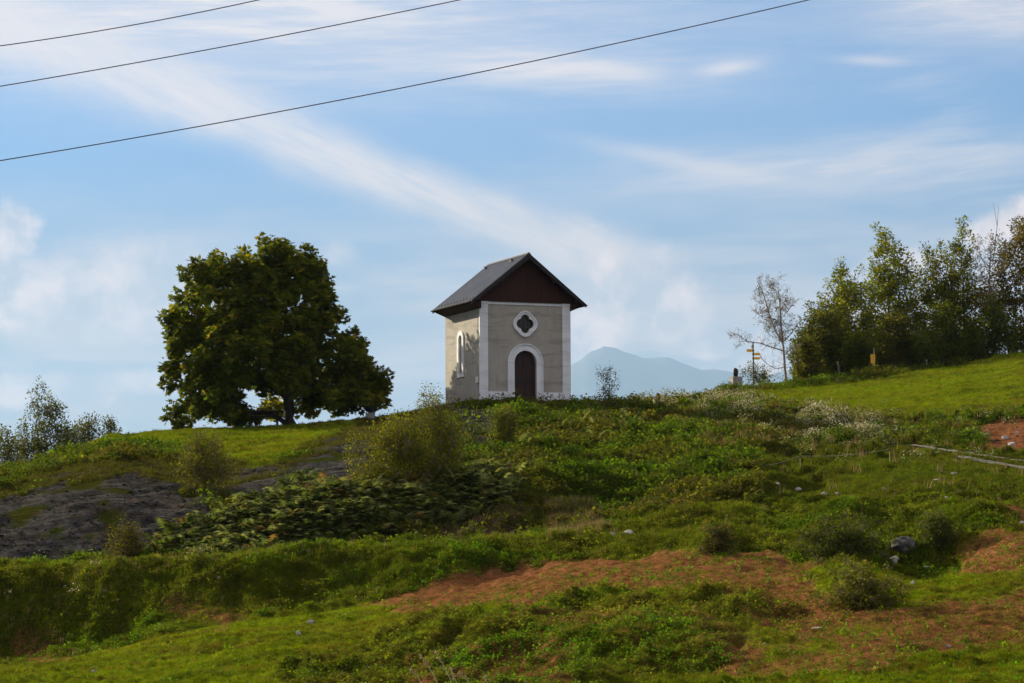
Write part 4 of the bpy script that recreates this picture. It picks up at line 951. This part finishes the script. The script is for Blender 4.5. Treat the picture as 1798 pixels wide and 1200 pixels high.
# pilasters with joints, plinth, cornice band
for x0, x1 in ((-.03, .41), (Wd - .41, Wd + .03)):
    bm = bmesh.new(); z = .03
    for h in (.62, .80, .80, .85, .90, .88):
        box(bm, x0, x1, -.075, .02 if x0 > 1 else .035, z, z + h - .006); z += h
    p_ = bm_obj('pilaster', bm, M_WHITE, ch, bevel=.006)
    bm = bmesh.new(); box(bm, x0 - .02, x1 + .02, -.10, .03, z, z + .11); bm_obj('capital', bm, M_WHITE, p_, bevel=.012)
ztop = z
for x0, x1 in ((.415, DC - DW - .355), (DC + DW + .355, Wd - .415)):
    bm = bmesh.new(); box(bm, x0, x1, -.05, -.002, .03, .50); bm_obj('plinth', bm, M_WHITE, ch, bevel=.008)
bm = bmesh.new(); box(bm, .415, Wd - .415, -.045, -.002, 4.86, 4.97); bm_obj('cornice', bm, M_WHITE, ch, bevel=.01)
# door surround: two stepped mouldings
bm = bmesh.new()
def archring(bm, hw0, hw1, z0, y0, y1, n=24):
    o_ = arch(DC, hw1, z0, DH, n); i_ = arch(DC, hw0, z0, DH, n); m = len(o_)
    A = [[bm.verts.new(f_front(p, y)) for p in q] for q, y in ((o_, y0), (i_, y0), (i_, y1), (o_, y1))]
    for k in range(4):
        P, Q = A[k], A[(k + 1) % 4]
        for j in range(m - 1): bm.faces.new((P[j], P[j + 1], Q[j + 1], Q[j]))
    for j in (0, m - 1): bm.faces.new([A[k][j] for k in range(4)])
archring(bm, DW, .73, .03, -.085, .10); archring(bm, .73, .90, .03, -.055, -.003); archring(bm, .90, .95, .03, -.11, -.003)
bm_obj('door_surround', bm, M_WHITE, ch)
# door
dr = bm_obj('door', prism(bmesh.new(), arch(DC, DW - .002, .05, DH), .17, .23, f_front), M_DOOR, ch)
bm = bmesh.new()
for sx in (-1, 1):
    for z0, z1 in ((.18, .95), (1.15, 1.80)): box(bm, DC + sx * .30 - .22, DC + sx * .30 + .22, .145, .169, z0, z1)
bm_obj('door_panel', bm, M_DOOR, dr, bevel=.01)
bm = bmesh.new(); box(bm, DC - .56, DC + .56, .13, .168, 1.02, 1.09); bm_obj('lock_bar', bm, M_IRON, dr, bevel=.005)
bm = bmesh.new(); box(bm, DC + .05, DC + .09, .09, .144, .98, 1.14); bm_obj('handle', bm, M_IRON, dr, bevel=.004)
bm = bmesh.new(); box(bm, DC - .75, DC + .75, -.55, .12, -.1, .048); bm_obj('doorstep', bm, M_CONC, ch, bevel=.02)
# quatrefoil window
bm = bmesh.new(); qo = quatre(DC, QZ, .42, .235, 10, 1); n0 = len(qi)
ring(bm, quatre(DC, QZ, .42, .235, 10, 1), qi, -.06, -.003, f_front)
ring(bm, quatre(DC, QZ, .42, .235, 10, 1), quatre(DC, QZ, .34, .235, 10, 1), -.095, -.061, f_front)
qw = bm_obj('quatrefoil_window', bm, M_WHITE, ch)
bm = bmesh.new(); prism(bm, quatre(DC, QZ, .234, .235), .16, .17, f_front); bm_obj('pane', bm, M_GLASS, qw)
bm = bmesh.new()
for t in (-.22, 0, .22): box(bm, DC + t - .008, DC + t + .008, .142, .158, QZ - .45, QZ + .45)
for t in (-.22, .0, .22): box(bm, DC - .45, DC + .45, .128, .141, QZ + t - .008, QZ + t + .008)
bm_obj('glazing_bars', bm, M_IRON, qw)
# side window
bm = bmesh.new(); wo = arch(WC, .45, WZ0 - .19, WZ1 - WHW); n = len(wo)
A = [[bm.verts.new(f_side(p, x)) for p in q] for q, x in ((wo, -.07), (win, -.07), (win, -.003), (wo, -.003))]
for k in range(4):
    P, Q = A[k], A[(k + 1) % 4]
    for j in range(n): bm.faces.new((P[j], P[(j + 1) % n], Q[(j + 1) % n], Q[j]))
sw = bm_obj('arched_window', bm, M_WHITE, ch)
M_SKYGLASS = glass('sky_reflection_glass', (.62, .66, .68), .3)  # whitish base colour stands in for bright sky mirrored in the pane
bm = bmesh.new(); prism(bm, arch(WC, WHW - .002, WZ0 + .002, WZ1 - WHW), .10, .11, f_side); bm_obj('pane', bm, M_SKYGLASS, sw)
bm = bmesh.new(); box(bm, -.002 - .06, -.003, .18, .46, .92, 1.24)
bm_obj('plaque', bm, simple('white_plaque', (.62, .60, .54), (.70, .68, .62), 4, .6), ch, bevel=.008)
# roof
EX, EZ, RZ = .67, 4.97, 7.44; Y0, Y1 = -.58, Dp + .06; sl_ = (RZ - EZ) / (DC + EX)
for sgn in (-1, 1):
    bm = bmesh.new(); xe = DC + sgn * (DC + EX); T = .10
    poly = [(DC, RZ), (xe, EZ), (xe, EZ - T), (DC, RZ - T * 1.2)]
    prism(bm, poly, Y0, Y1, f_front); rf = bm_obj('roof', bm, M_SLATE, ch)
    # timber verge boards
    bm = bmesh.new(); poly = [(DC, RZ - .02), (xe, EZ - .02), (xe, EZ - .20), (DC, RZ - .30)]
    prism(bm, poly, Y0 - .05, Y0 - .003, f_front); bm_obj('verge_board', bm, M_DARKBOARD, ch)
    bm = bmesh.new(); prism(bm, [(p[0], p[1] - .0) for p in poly], Y1 + .003, Y1 + .04, f_front); bm_obj('verge_board', bm, M_DARKBOARD, ch)
    # sloping eaves boarding between wall and gutter
    bm = bmesh.new(); xw = 0 - .004 if sgn < 0 else Wd + .004; xo = xe - sgn * .08
    prism(bm, [(xw, 4.62), (xo, EZ - T - .02), (xw, EZ - T - .02 + abs(xo - xw) * sl_)], Y0 + .35, Y1 - .03, f_front); bm_obj('eaves_boarding', bm, M_BOARD, ch)
    # gutter with brackets
    bm = bmesh.new(); g = [(xe + sgn * .005, EZ - .03)] + [(xe + sgn * (.065 - .06 * math.cos(math.pi * i / 8)), EZ - .04 - .07 * math.sin(math.pi * i / 8)) for i in range(9)]
    prism(bm, g, Y0 + .05, Y1 - .02, f_front); gt = bm_obj('gutter', bm, M_ZINC, ch)
    for k in range(12):
        bm = bmesh.new(); y = Y0 + .25 + k * .44; x_ = xe - sgn * .16; zz = EZ + .16 * sl_ + .035
        box(bm, x_ - .02, x_ + .02, y - .05, y + .05, zz - .03, zz + .025); bm_obj('snow_guard', bm, M_IRON, rf)
bm = bmesh.new(); prism(bm, [(DC - .13, RZ - .07), (DC, RZ + .035), (DC + .13, RZ - .07)], Y0 - .02, Y1 + .02, f_front); bm_obj('ridge_cap', bm, M_ZINC, ch)
# roof hooks near the ridge
for y in (.75, 4.35):
    bm = bmesh.new(); x_ = DC - .42; zz = RZ - .42 * sl_
    prism(bm, [(y - .16, zz), (y + .16, zz), (y, zz + .16)], x_ - .05, x_ + .09, f_side); bm_obj('roof_hook', bm, M_IRON, ch)
# gable boarding and purlin ends
bm = bmesh.new(); i_ = .03
gp = [(DC, RZ - .14), (-EX + .12, EZ - .12), (-.035, 4.62), (-.035, 5.0), (Wd + .035, 5.0), (Wd + .035, 4.62), (Wd + EX - .12, EZ - .12)]
wall_with_holes(gp, [], f_front, -.13, -.08, 'gable_boarding', M_BOARD, ch)
bm = bmesh.new(); 
prism(bm, [(DC, RZ - .2), (.1, 5.2), (.1, 5.0), (Wd - .1, 5.0), (Wd - .1, 5.2)], Dp - .1, Dp - .01, f_front); bm_obj('back_gable', bm, M_BOARD, ch)
for t in (0, .45, .85):
    for sgn in ((-1, 1) if t else (1,)):
        x = DC + sgn * t * (DC + EX); zz = RZ - t * (RZ - EZ) - .14 - .10
        bm = bmesh.new(); box(bm, x - .07, x + .07, Y0 + .01, -.131, zz - .10, zz + .04); bm_obj('purlin_end', bm, M_DARKBOARD, ch)

# ------------------------------------------------------------------ picnic table
g = ground(468, 148.5); pt = thing('picnic_table', 'dark wooden picnic table with two benches beside the chestnut trunk', 'picnic table', g, R(8))
def planks(x0, x1, y0, y1, z0, z1, n):
    bm = bmesh.new(); w = (y1 - y0) / n
    for k in range(n): box(bm, x0, x1, y0 + k * w + .006, y0 + (k + 1) * w - .006, z0, z1)
    return bm
bm_obj('tabletop', planks(-.85, .85, -.37, .37, .71, .76, 5), M_TABLE, pt)
for s in (-1, 1):
    bm_obj('bench_seat', planks(-.95, .85, s * .75 - .14, s * .75 + .14, .42, .46, 2), M_TABLE, pt)
for x in (-.55, .55):
    bm = bmesh.new()
    for s in (-1, 1): prism(bm, [(s * .18, .70), (s * .28, .70), (s * .62, -.1), (s * .50, -.1)], x - .03, x + .03, f_side)
    box(bm, x + .032, x + .075, -.85, .85, .33, .415); box(bm, x + .032, x + .075, -.36, .36, .61, .705)
    bm_obj('leg_frame', bm, M_TABLE, pt)

# ------------------------------------------------------------------ sculptures
def loft(bm, secs, n=14):
    R_ = []
    for (cx, cy, z, rx, ry) in secs:
        R_.append([bm.verts.new((cx + rx * math.copysign(abs(math.cos(a)) ** .7, math.cos(a)), cy + ry * math.copysign(abs(math.sin(a)) ** .7, math.sin(a)), z)) for a in [2 * math.pi * i / n for i in range(n)]])
    for k in range(len(R_) - 1):
        for i in range(n): bm.faces.new((R_[k][i], R_[k][(i + 1) % n], R_[k + 1][(i + 1) % n], R_[k + 1][i]))
    bm.faces.new(R_[0][::-1]); bm.faces.new(R_[-1]); return bm
def sculpture(label, g, pw, ph, secs, rz=0):
    t = thing('sculpture', label, 'sculpture', g, rz, 'dark sculptures on stone pedestals')
    bm = bmesh.new(); box(bm, -pw / 2, pw / 2, -pw / 2, pw / 2, -.3, ph); bm_obj('pedestal', bm, M_CONC, t, bevel=.015)
    bm = bmesh.new(); box(bm, -.1, .1, -.1, .1, ph, ph + .04); bm_obj('base_plate', bm, M_IRON, t)
    o = bm_obj('figure', loft(bmesh.new(), [(a, b, ph + .04 + z, c, d) for a, b, z, c, d in secs]), M_BRONZE, t, smooth=True); return t
g = ground(650, 147.5); sculpture('small dark leaning sculpture on a low grey block between chestnut and chapel', g, .46, .34,
    [(.07, 0, 0, .05, .05), (.08, 0, .03, .09, .08), (.03, 0, .15, .10, .09), (-.03, 0, .28, .09, .08), (-.09, 0, .37, .06, .06), (-.11, 0, .41, .02, .02)])
g = at(1292, 683, 175); g.z = float(H(g.x, g.y)); sculpture('upright dark slab sculpture on a tall pale pedestal near the signpost', g, .60, at(1292, 662, 175).z - g.z,
    [(0, 0, 0, .09, .08), (0, 0, .03, .14, .10), (.01, 0, .2, .15, .10), (.01, 0, .34, .15, .10), (-.01, 0, .43, .12, .09), (-.04, 0, .49, .07, .06)], R(18))
g = ground(1157, 152.5); sculpture('dark rounded sculpture half hidden by a flowering bush on the low crest', g, .45, max(.2, at(1157, 701, 152.5).z - g.z),
    [(0, 0, 0, .08, .08), (.0, 0, .08, .15, .12), (-.02, 0, .18, .15, .12), (-.05, 0, .25, .09, .08), (-.06, 0, .28, .03, .03)])

# ------------------------------------------------------------------ signs, posts, fence
def post_thing(name, label, cat, u, D, vt, w, mat, lean=(0, 0), rnd=True, group=None, child='post'):
    g = ground(u, D); h = at(u, vt, D).z - g.z; t = thing(name, label, cat, g, 0, group)
    V, Fc = tubes([(0, 0, -.3)], [(lean[0], lean[1], h)], w, w * .95, 8)
    o = np_mesh(child, V, Fc, mat, t, smooth=True); bm = bmesh.new()
    bmesh.ops.create_cone(bm, cap_ends=True, segments=8, radius1=w * .97, radius2=w * .5, depth=w * .6, matrix=Matrix.Translation((lean[0], lean[1], h + w * .3)))
    bm_obj('post_cap', bm, mat, o); return t, h, g
t, h, g = post_thing('signpost', 'hiking signpost with three yellow direction arms on a dark pole', 'signpost', 1323.5, 184, 603, .045, M_DARKPOST)
mpx = 184 / F
for v0, v1, sgn, L in ((613.5, 618.5, -1, 12.5), (620, 624.5, 1, 12.5), (627.5, 632, 1, 12.5)):
    z0 = at(1323, v1, 184).z - g.z; z1 = at(1323, v0, 184).z - g.z; zc = (z0 + z1) / 2; l = L * mpx; bm = bmesh.new()
    pl = [(sgn * .045, z0), (sgn * (l - .07), z0), (sgn * l, zc), (sgn * (l - .07), z1), (sgn * .045, z1)]
    ar = bm_obj('direction_arm', prism(bm, pl, -.065, -.047, f_front), M_YELLOW, t)
    bm = bmesh.new(); box(bm, -.05 if sgn < 0 else -.05 - .03, .05 if sgn > 0 else .05 + .03, -.07, .052, zc - .025, zc + .025); bm_obj('clamp', bm, M_DARKPOST, ar)
bm = bmesh.new(); zc = at(1323, 609, 184).z - g.z; box(bm, -.12, -.046, -.03, .03, zc - .1, zc + .1); bm_obj('name_plate', bm, M_YELLOW, t)
t, h, g = post_thing('trail_marker', 'yellow panel on a slim pale post in front of the dark bushes', 'sign', 1537, 188.5, 613, .04, M_METAL, (-.05, 0))
z0 = at(1537, 638, 188.5).z - g.z; z1 = at(1537, 622, 188.5).z - g.z; bm = bmesh.new(); box(bm, -.40, .05, -.012, .012, z0, z1, Matrix.Translation((-.02, -.06, 0)) @ Matrix.Rotation(R(-58), 4, 'Z')); bm_obj('panel', bm, M_YELLOW, t, bevel=.004)
post_thing('fence_post', 'leaning grey wooden post in front of the dark bushes, left of the yellow marker', 'post', 1475, 187.5, 636, .06, M_WOODGREY, (-.1, 0))
post_thing('fence_post', 'short pale wooden post at the edge of the right meadow', 'post', 1628, 190, 632, .045, M_METAL)
post_thing('fence_post', 'thin greenish stake right beside the stone pedestal', 'post', 1303, 176, 650, .02, simple('green_stake', (.16, .20, .10), (.22, .26, .14), 4, .6), (.04, 0))
# pasture fence rope with stakes by the track
fs = []
for u, vt, vb, lab in ((1405, 801, 822, 'thin plastic stake holding the pale fence rope'), (1318, 819, 830, 'short stake at the left end of the pale fence rope'), (1562, 789, 808, 'stake at the right end of the pale fence rope')):
    p = at(u, vb, 110.5); p.z = float(H(p.x, p.y)); top = at(u, vt, 110.5); t = thing('fence_stake', lab, 'stake', p, 0, 'stakes of the rope fence')
    V, Fc = tubes([(0, 0, -.1)], [tuple(top - p)], .016, .014, 6); np_mesh('stake_rod', V, Fc, M_ROPE, t)
    bm = bmesh.new(); box(bm, -.03, .03, -.03, .0, (top - p).z - .06, (top - p).z); bm_obj('insulator', bm, M_IRON, t); fs.append(top)
def cable(pts, r, name, label, cat, mat, sides=6, group=None):
    P = np.array([tuple(p) for p in pts]); V, Fc = tubes(P[:-1], P[1:], r, r, sides); o = np_mesh(name, V, Fc, mat, smooth=True); return tag(o, label, cat, group)
fs = sorted(fs, key=lambda p: p.x); pts = []
for a, b in zip(fs[:-1], fs[1:]):
    for k in range(10): q = a.lerp(b, k / 10); q.z -= .10 * math.sin(math.pi * k / 10); pts.append(q)
pts.append(fs[-1]); cable(pts, .008, 'fence_rope', 'pale fence rope sagging between stakes beside the track', 'rope', M_ROPE)

# ------------------------------------------------------------------ power lines
def wire(pix_pts, D0, D1, label):
    us = [p[0] for p in pix_pts]; c = np.polyfit(us, [p[1] for p in pix_pts], 2); P = []
    for u in np.linspace(-2200, 3200, 160):
        f = (u + 2200) / 5400; P.append(at(u, np.polyval(c, u), D0 + (D1 - D0) * f))
    cable(P, .0125, 'power_line', label, 'power line', M_WIRE, 5, 'power lines crossing the sky')
wire([(0, 81), (230, 45), (455, 0)], 62, 74, 'highest power line, crossing only the upper left corner')
wire([(0, 152), (400, 81), (808, 0)], 62, 74, 'middle power line crossing the sky')
wire([(0, 283), (500, 193), (1000, 96), (1418, 0)], 60, 72, 'lowest and longest power line, passing above the chapel')

# ------------------------------------------------------------------ stones
def stone(u, v, w, h, label, mat=M_STONE, seed=0, name='stone', sub=3, dep=1.0, grp='loose stones on the slopes', sink=.25):
    p = find(u, v); s = p.y / F; bm = bmesh.new(); bmesh.ops.create_icosphere(bm, subdivisions=sub, radius=1); r = random.Random(seed * 7 + 3)
    cuts = [(Vector((r.gauss(0, 1), r.gauss(0, 1), r.gauss(0, 1))).normalized(), r.uniform(.42, .8)) for _ in range(11)]
    for q in bm.verts:
        for n, d in cuts:
            k = q.co.dot(n)
            if k > d: q.co -= n * (k - d) * .9
        q.co *= 1 + .05 * math.sin(q.co.x * 7 + seed) * math.cos(q.co.z * 9) + (.10 * (fbm(np.array(q.co.x * 2.5 + 5), np.array(q.co.z * 2.5 + q.co.y * 1.5 + 5), 4, seed) - .5) if sub > 3 else 0)
        q.co = Vector((q.co.x * w * s / 2 * 1.15, q.co.y * w * s / 2 * dep, q.co.z * h * s / 2 * 1.25))
    o = bm_obj(name, bm, mat, None, smooth=False, loc=(p.x, p.y, p.z + h * s * (.5 - sink))); o.rotation_euler = (0, 0, r.random() * .6)
    return tag(o, label, 'stone' if name == 'stone' else name, grp if name == 'stone' else None)
stone(1586, 968, 48, 34, 'large grey boulder sitting in the shaded hollow', M_BOULDER, 1, 'boulder', 4, sink=.4)
stone(1569, 984, 19, 8, 'flat pale stone just below the large boulder', seed=2)
stone(1571, 995, 13, 12, 'blocky white stone under the flat pale stone', seed=3)
stone(1628, 1003, 13, 11, 'rounded white stone right of the blocky pair below the boulder', seed=4)
stone(1604, 1026, 8, 8, 'small white stone below the hollow', seed=5)
stone(1541, 1068, 8, 7, 'small pale stone beneath the bramble heap', seed=6)
stone(1104, 940, 20, 9, 'larger of two rounded tan stones on the bank crest', seed=7)
stone(1077, 941, 13, 7, 'smaller of two rounded tan stones on the bank crest', seed=8)
stone(546, 1095, 12, 7, 'pale flat stone on the left meadow, upper of a pair', seed=9)
stone(525, 1115, 9, 10, 'upright pale stone on the left meadow, lower of a pair', seed=10)
stone(165, 1181, 10, 7, 'white stone near the lower left corner', seed=11)
stone(1435, 1105, 18, 5, 'flat white stone on the red earth at lower right', seed=12)
stone(1666, 1140, 12, 8, 'pale stone on the green patch at lower right', seed=13)
stone(1366, 853, 9, 7, 'leftmost cream stone on the bank below the fence rope', seed=14)
stone(1400, 863, 14, 7, 'broad cream stone second from left on that bank', seed=15)
stone(1447, 872, 11, 7, 'slanting white stone in the middle of the bank stones', seed=16)
stone(1470, 870, 9, 6, 'small cream stone right of the slanting white one', seed=17)
stone(1553, 861, 7, 7, 'small white stone high on the green bank', seed=18)
stone(1677, 834, 16, 7, 'pale stone just below the gravel track', seed=19)
stone(1645, 845, 12, 6, 'grey stone left below the gravel track', seed=20)
stone(1662, 877, 9, 5, 'pale stone midway down the bank at the right', seed=21)
stone(1776, 783, 14, 8, 'largest pale stone on the orange earth scar', seed=22)
stone(1785, 762, 9, 7, 'pale stone high on the orange earth scar', seed=23)
stone(1765, 772, 16, 7, 'reddish tan stone in the middle of the earth scar', seed=24)
stone(1342, 1133, 6, 5, 'tiny white stone on the lower red slope', seed=25)
stone(385, 1017, 10, 5, 'grey stone high in the left bank', seed=26)
stone(184, 1043, 7, 4, 'tiny pale stone in the left bank', seed=27)
stone(1794, 920, 10, 6, 'grey stone in the weeds at the right edge', seed=28)

# ------------------------------------------------------------------ tall foreground grass stalks at the bottom edge
def fg_stalks():
    for k, (pts, lab) in enumerate((
        ([(775,1215),(758,1180),(738,1150)], 'leftmost tall dry grass stalk at the bottom edge'),
        ([(800,1215),(785,1180),(764,1142)], 'tallest arching dry grass stalk at the bottom edge'),
        ([(812,1215),(800,1195),(790,1172)], 'middle dry grass stalk at the bottom edge'),
        ([(832,1215),(822,1196),(806,1181)], 'bending dry grass stalk at the bottom edge'),
        ([(866,1215),(860,1200),(850,1187)], 'short dry grass stalk right of the group at the bottom edge'),
        ([(748,1215),(735,1192),(720,1174)], 'low slanting dry grass stalk left of the group at the bottom edge'))):
        D = 58 + k * .4; base = at(pts[0][0] + 3, 1290, D); base.z = float(H(base.x, base.y))
        P = [base] + [at(u, v, D) for u, v in pts]; Q = []
        for a, b in zip(P[:-1], P[1:]):
            for j in range(4): Q.append(a.lerp(b, j / 4))
        Q.append(P[-1]); t = thing('grass_stalk', lab, 'grass stalk', base, 0, 'tall dry grass stalks at the bottom edge')
        L = np.array([tuple(q - base) for q in Q]); V, Fc = tubes(L[:-1], L[1:], .008, .006, 4); np_mesh('stem', V, Fc, M_ROPE, t)
        tip = L[-1]; pr = L[-4]; cl = []
        for s in range(46):
            q = pr + (tip - pr) * (s / 46) ** .9; cl.append(q)
        V, p, pl = leaves(np.array(cl), 1, .006, .05, .1, 1, 1.0, None, .3); np_mesh('seed_head', V, np.arange(len(V)).reshape(-1, 4), M_DRY, t, np.tile((.42, .34, .20), (len(V), 1)))
fg_stalks()

# ------------------------------------------------------------------ distant mountains
def mountain():
    Dm = 45000.; prof = [(-900, 960), (0, 950), (600, 900), (860, 780), (930, 690), (980, 655), (1005, 633), (1020, 626), (1035, 611), (1048, 606), (1060, 600), (1080, 602), (1100, 612), (1130, 623), (1160, 619), (1175, 621), (1200, 632), (1235, 643), (1250, 641), (1290, 647), (1340, 655), (1400, 640), (1500, 650), (1700, 660), (2200, 640), (2800, 700)]
    u = np.linspace(-900, 2800, 520); v = np.interp(u, [p[0] for p in prof], [p[1] for p in prof]); v += (fbm(u * .035, u * 0 + 1, 5, 5, .6) - .5) * 5
    rows = []; s = np.linspace(-1, 1, 60)
    top = np.array([ray(a, b) for a, b in zip(u, v)]) * Dm
    for t in s:
        k = (1 - abs(t)) ** .85; x = top[:, 0]; y = Dm + t * 6000 + 0 * x; n = fbm(x * .0003 + 5, y * .0003 + 0 * x, 5, 8, .55) - .5
        z = -400 + (top[:, 2] + 400) * k * (1 + .28 * n * min(1, abs(t) * 5)); rows.append(np.stack([x * y / Dm, y, z], -1))
    V = np.stack(rows, 1); n, m = V.shape[:2]; ii = np.arange(n * m).reshape(n, m)
    o = np_mesh('mountain', V.reshape(-1, 3), np.stack([ii[:-1, :-1], ii[1:, :-1], ii[1:, 1:], ii[:-1, 1:]], -1).reshape(-1, 4), simple('mountain_forest', (.05, .07, .05), (.11, .12, .10), .0015, .95, .2, 20), smooth=True)
    tag(o, 'far blue mountain ridge behind the chapel hill', 'mountain', kind='structure')
mountain()

# ------------------------------------------------------------------ haze
def haze():
    bm = bmesh.new(); box(bm, -22000, 22000, -300, 52000, -420, 4000)
    m = bpy.data.materials.new('haze'); m.use_nodes = True; t = m.node_tree; t.nodes.clear()
    v = t.nodes.new('ShaderNodeVolumePrincipled'); v.inputs['Color'].default_value = (.38, .605, .91, 1); v.inputs['Density'].default_value = 2.8e-5; v.inputs['Anisotropy'].default_value = .2
    o = t.nodes.new('ShaderNodeOutputMaterial'); t.links.new(v.outputs[0], o.inputs['Volume'])
    h = bm_obj('haze', bm, m); tag(h, 'pale blue haze over the valley', 'haze', kind='stuff')
haze()
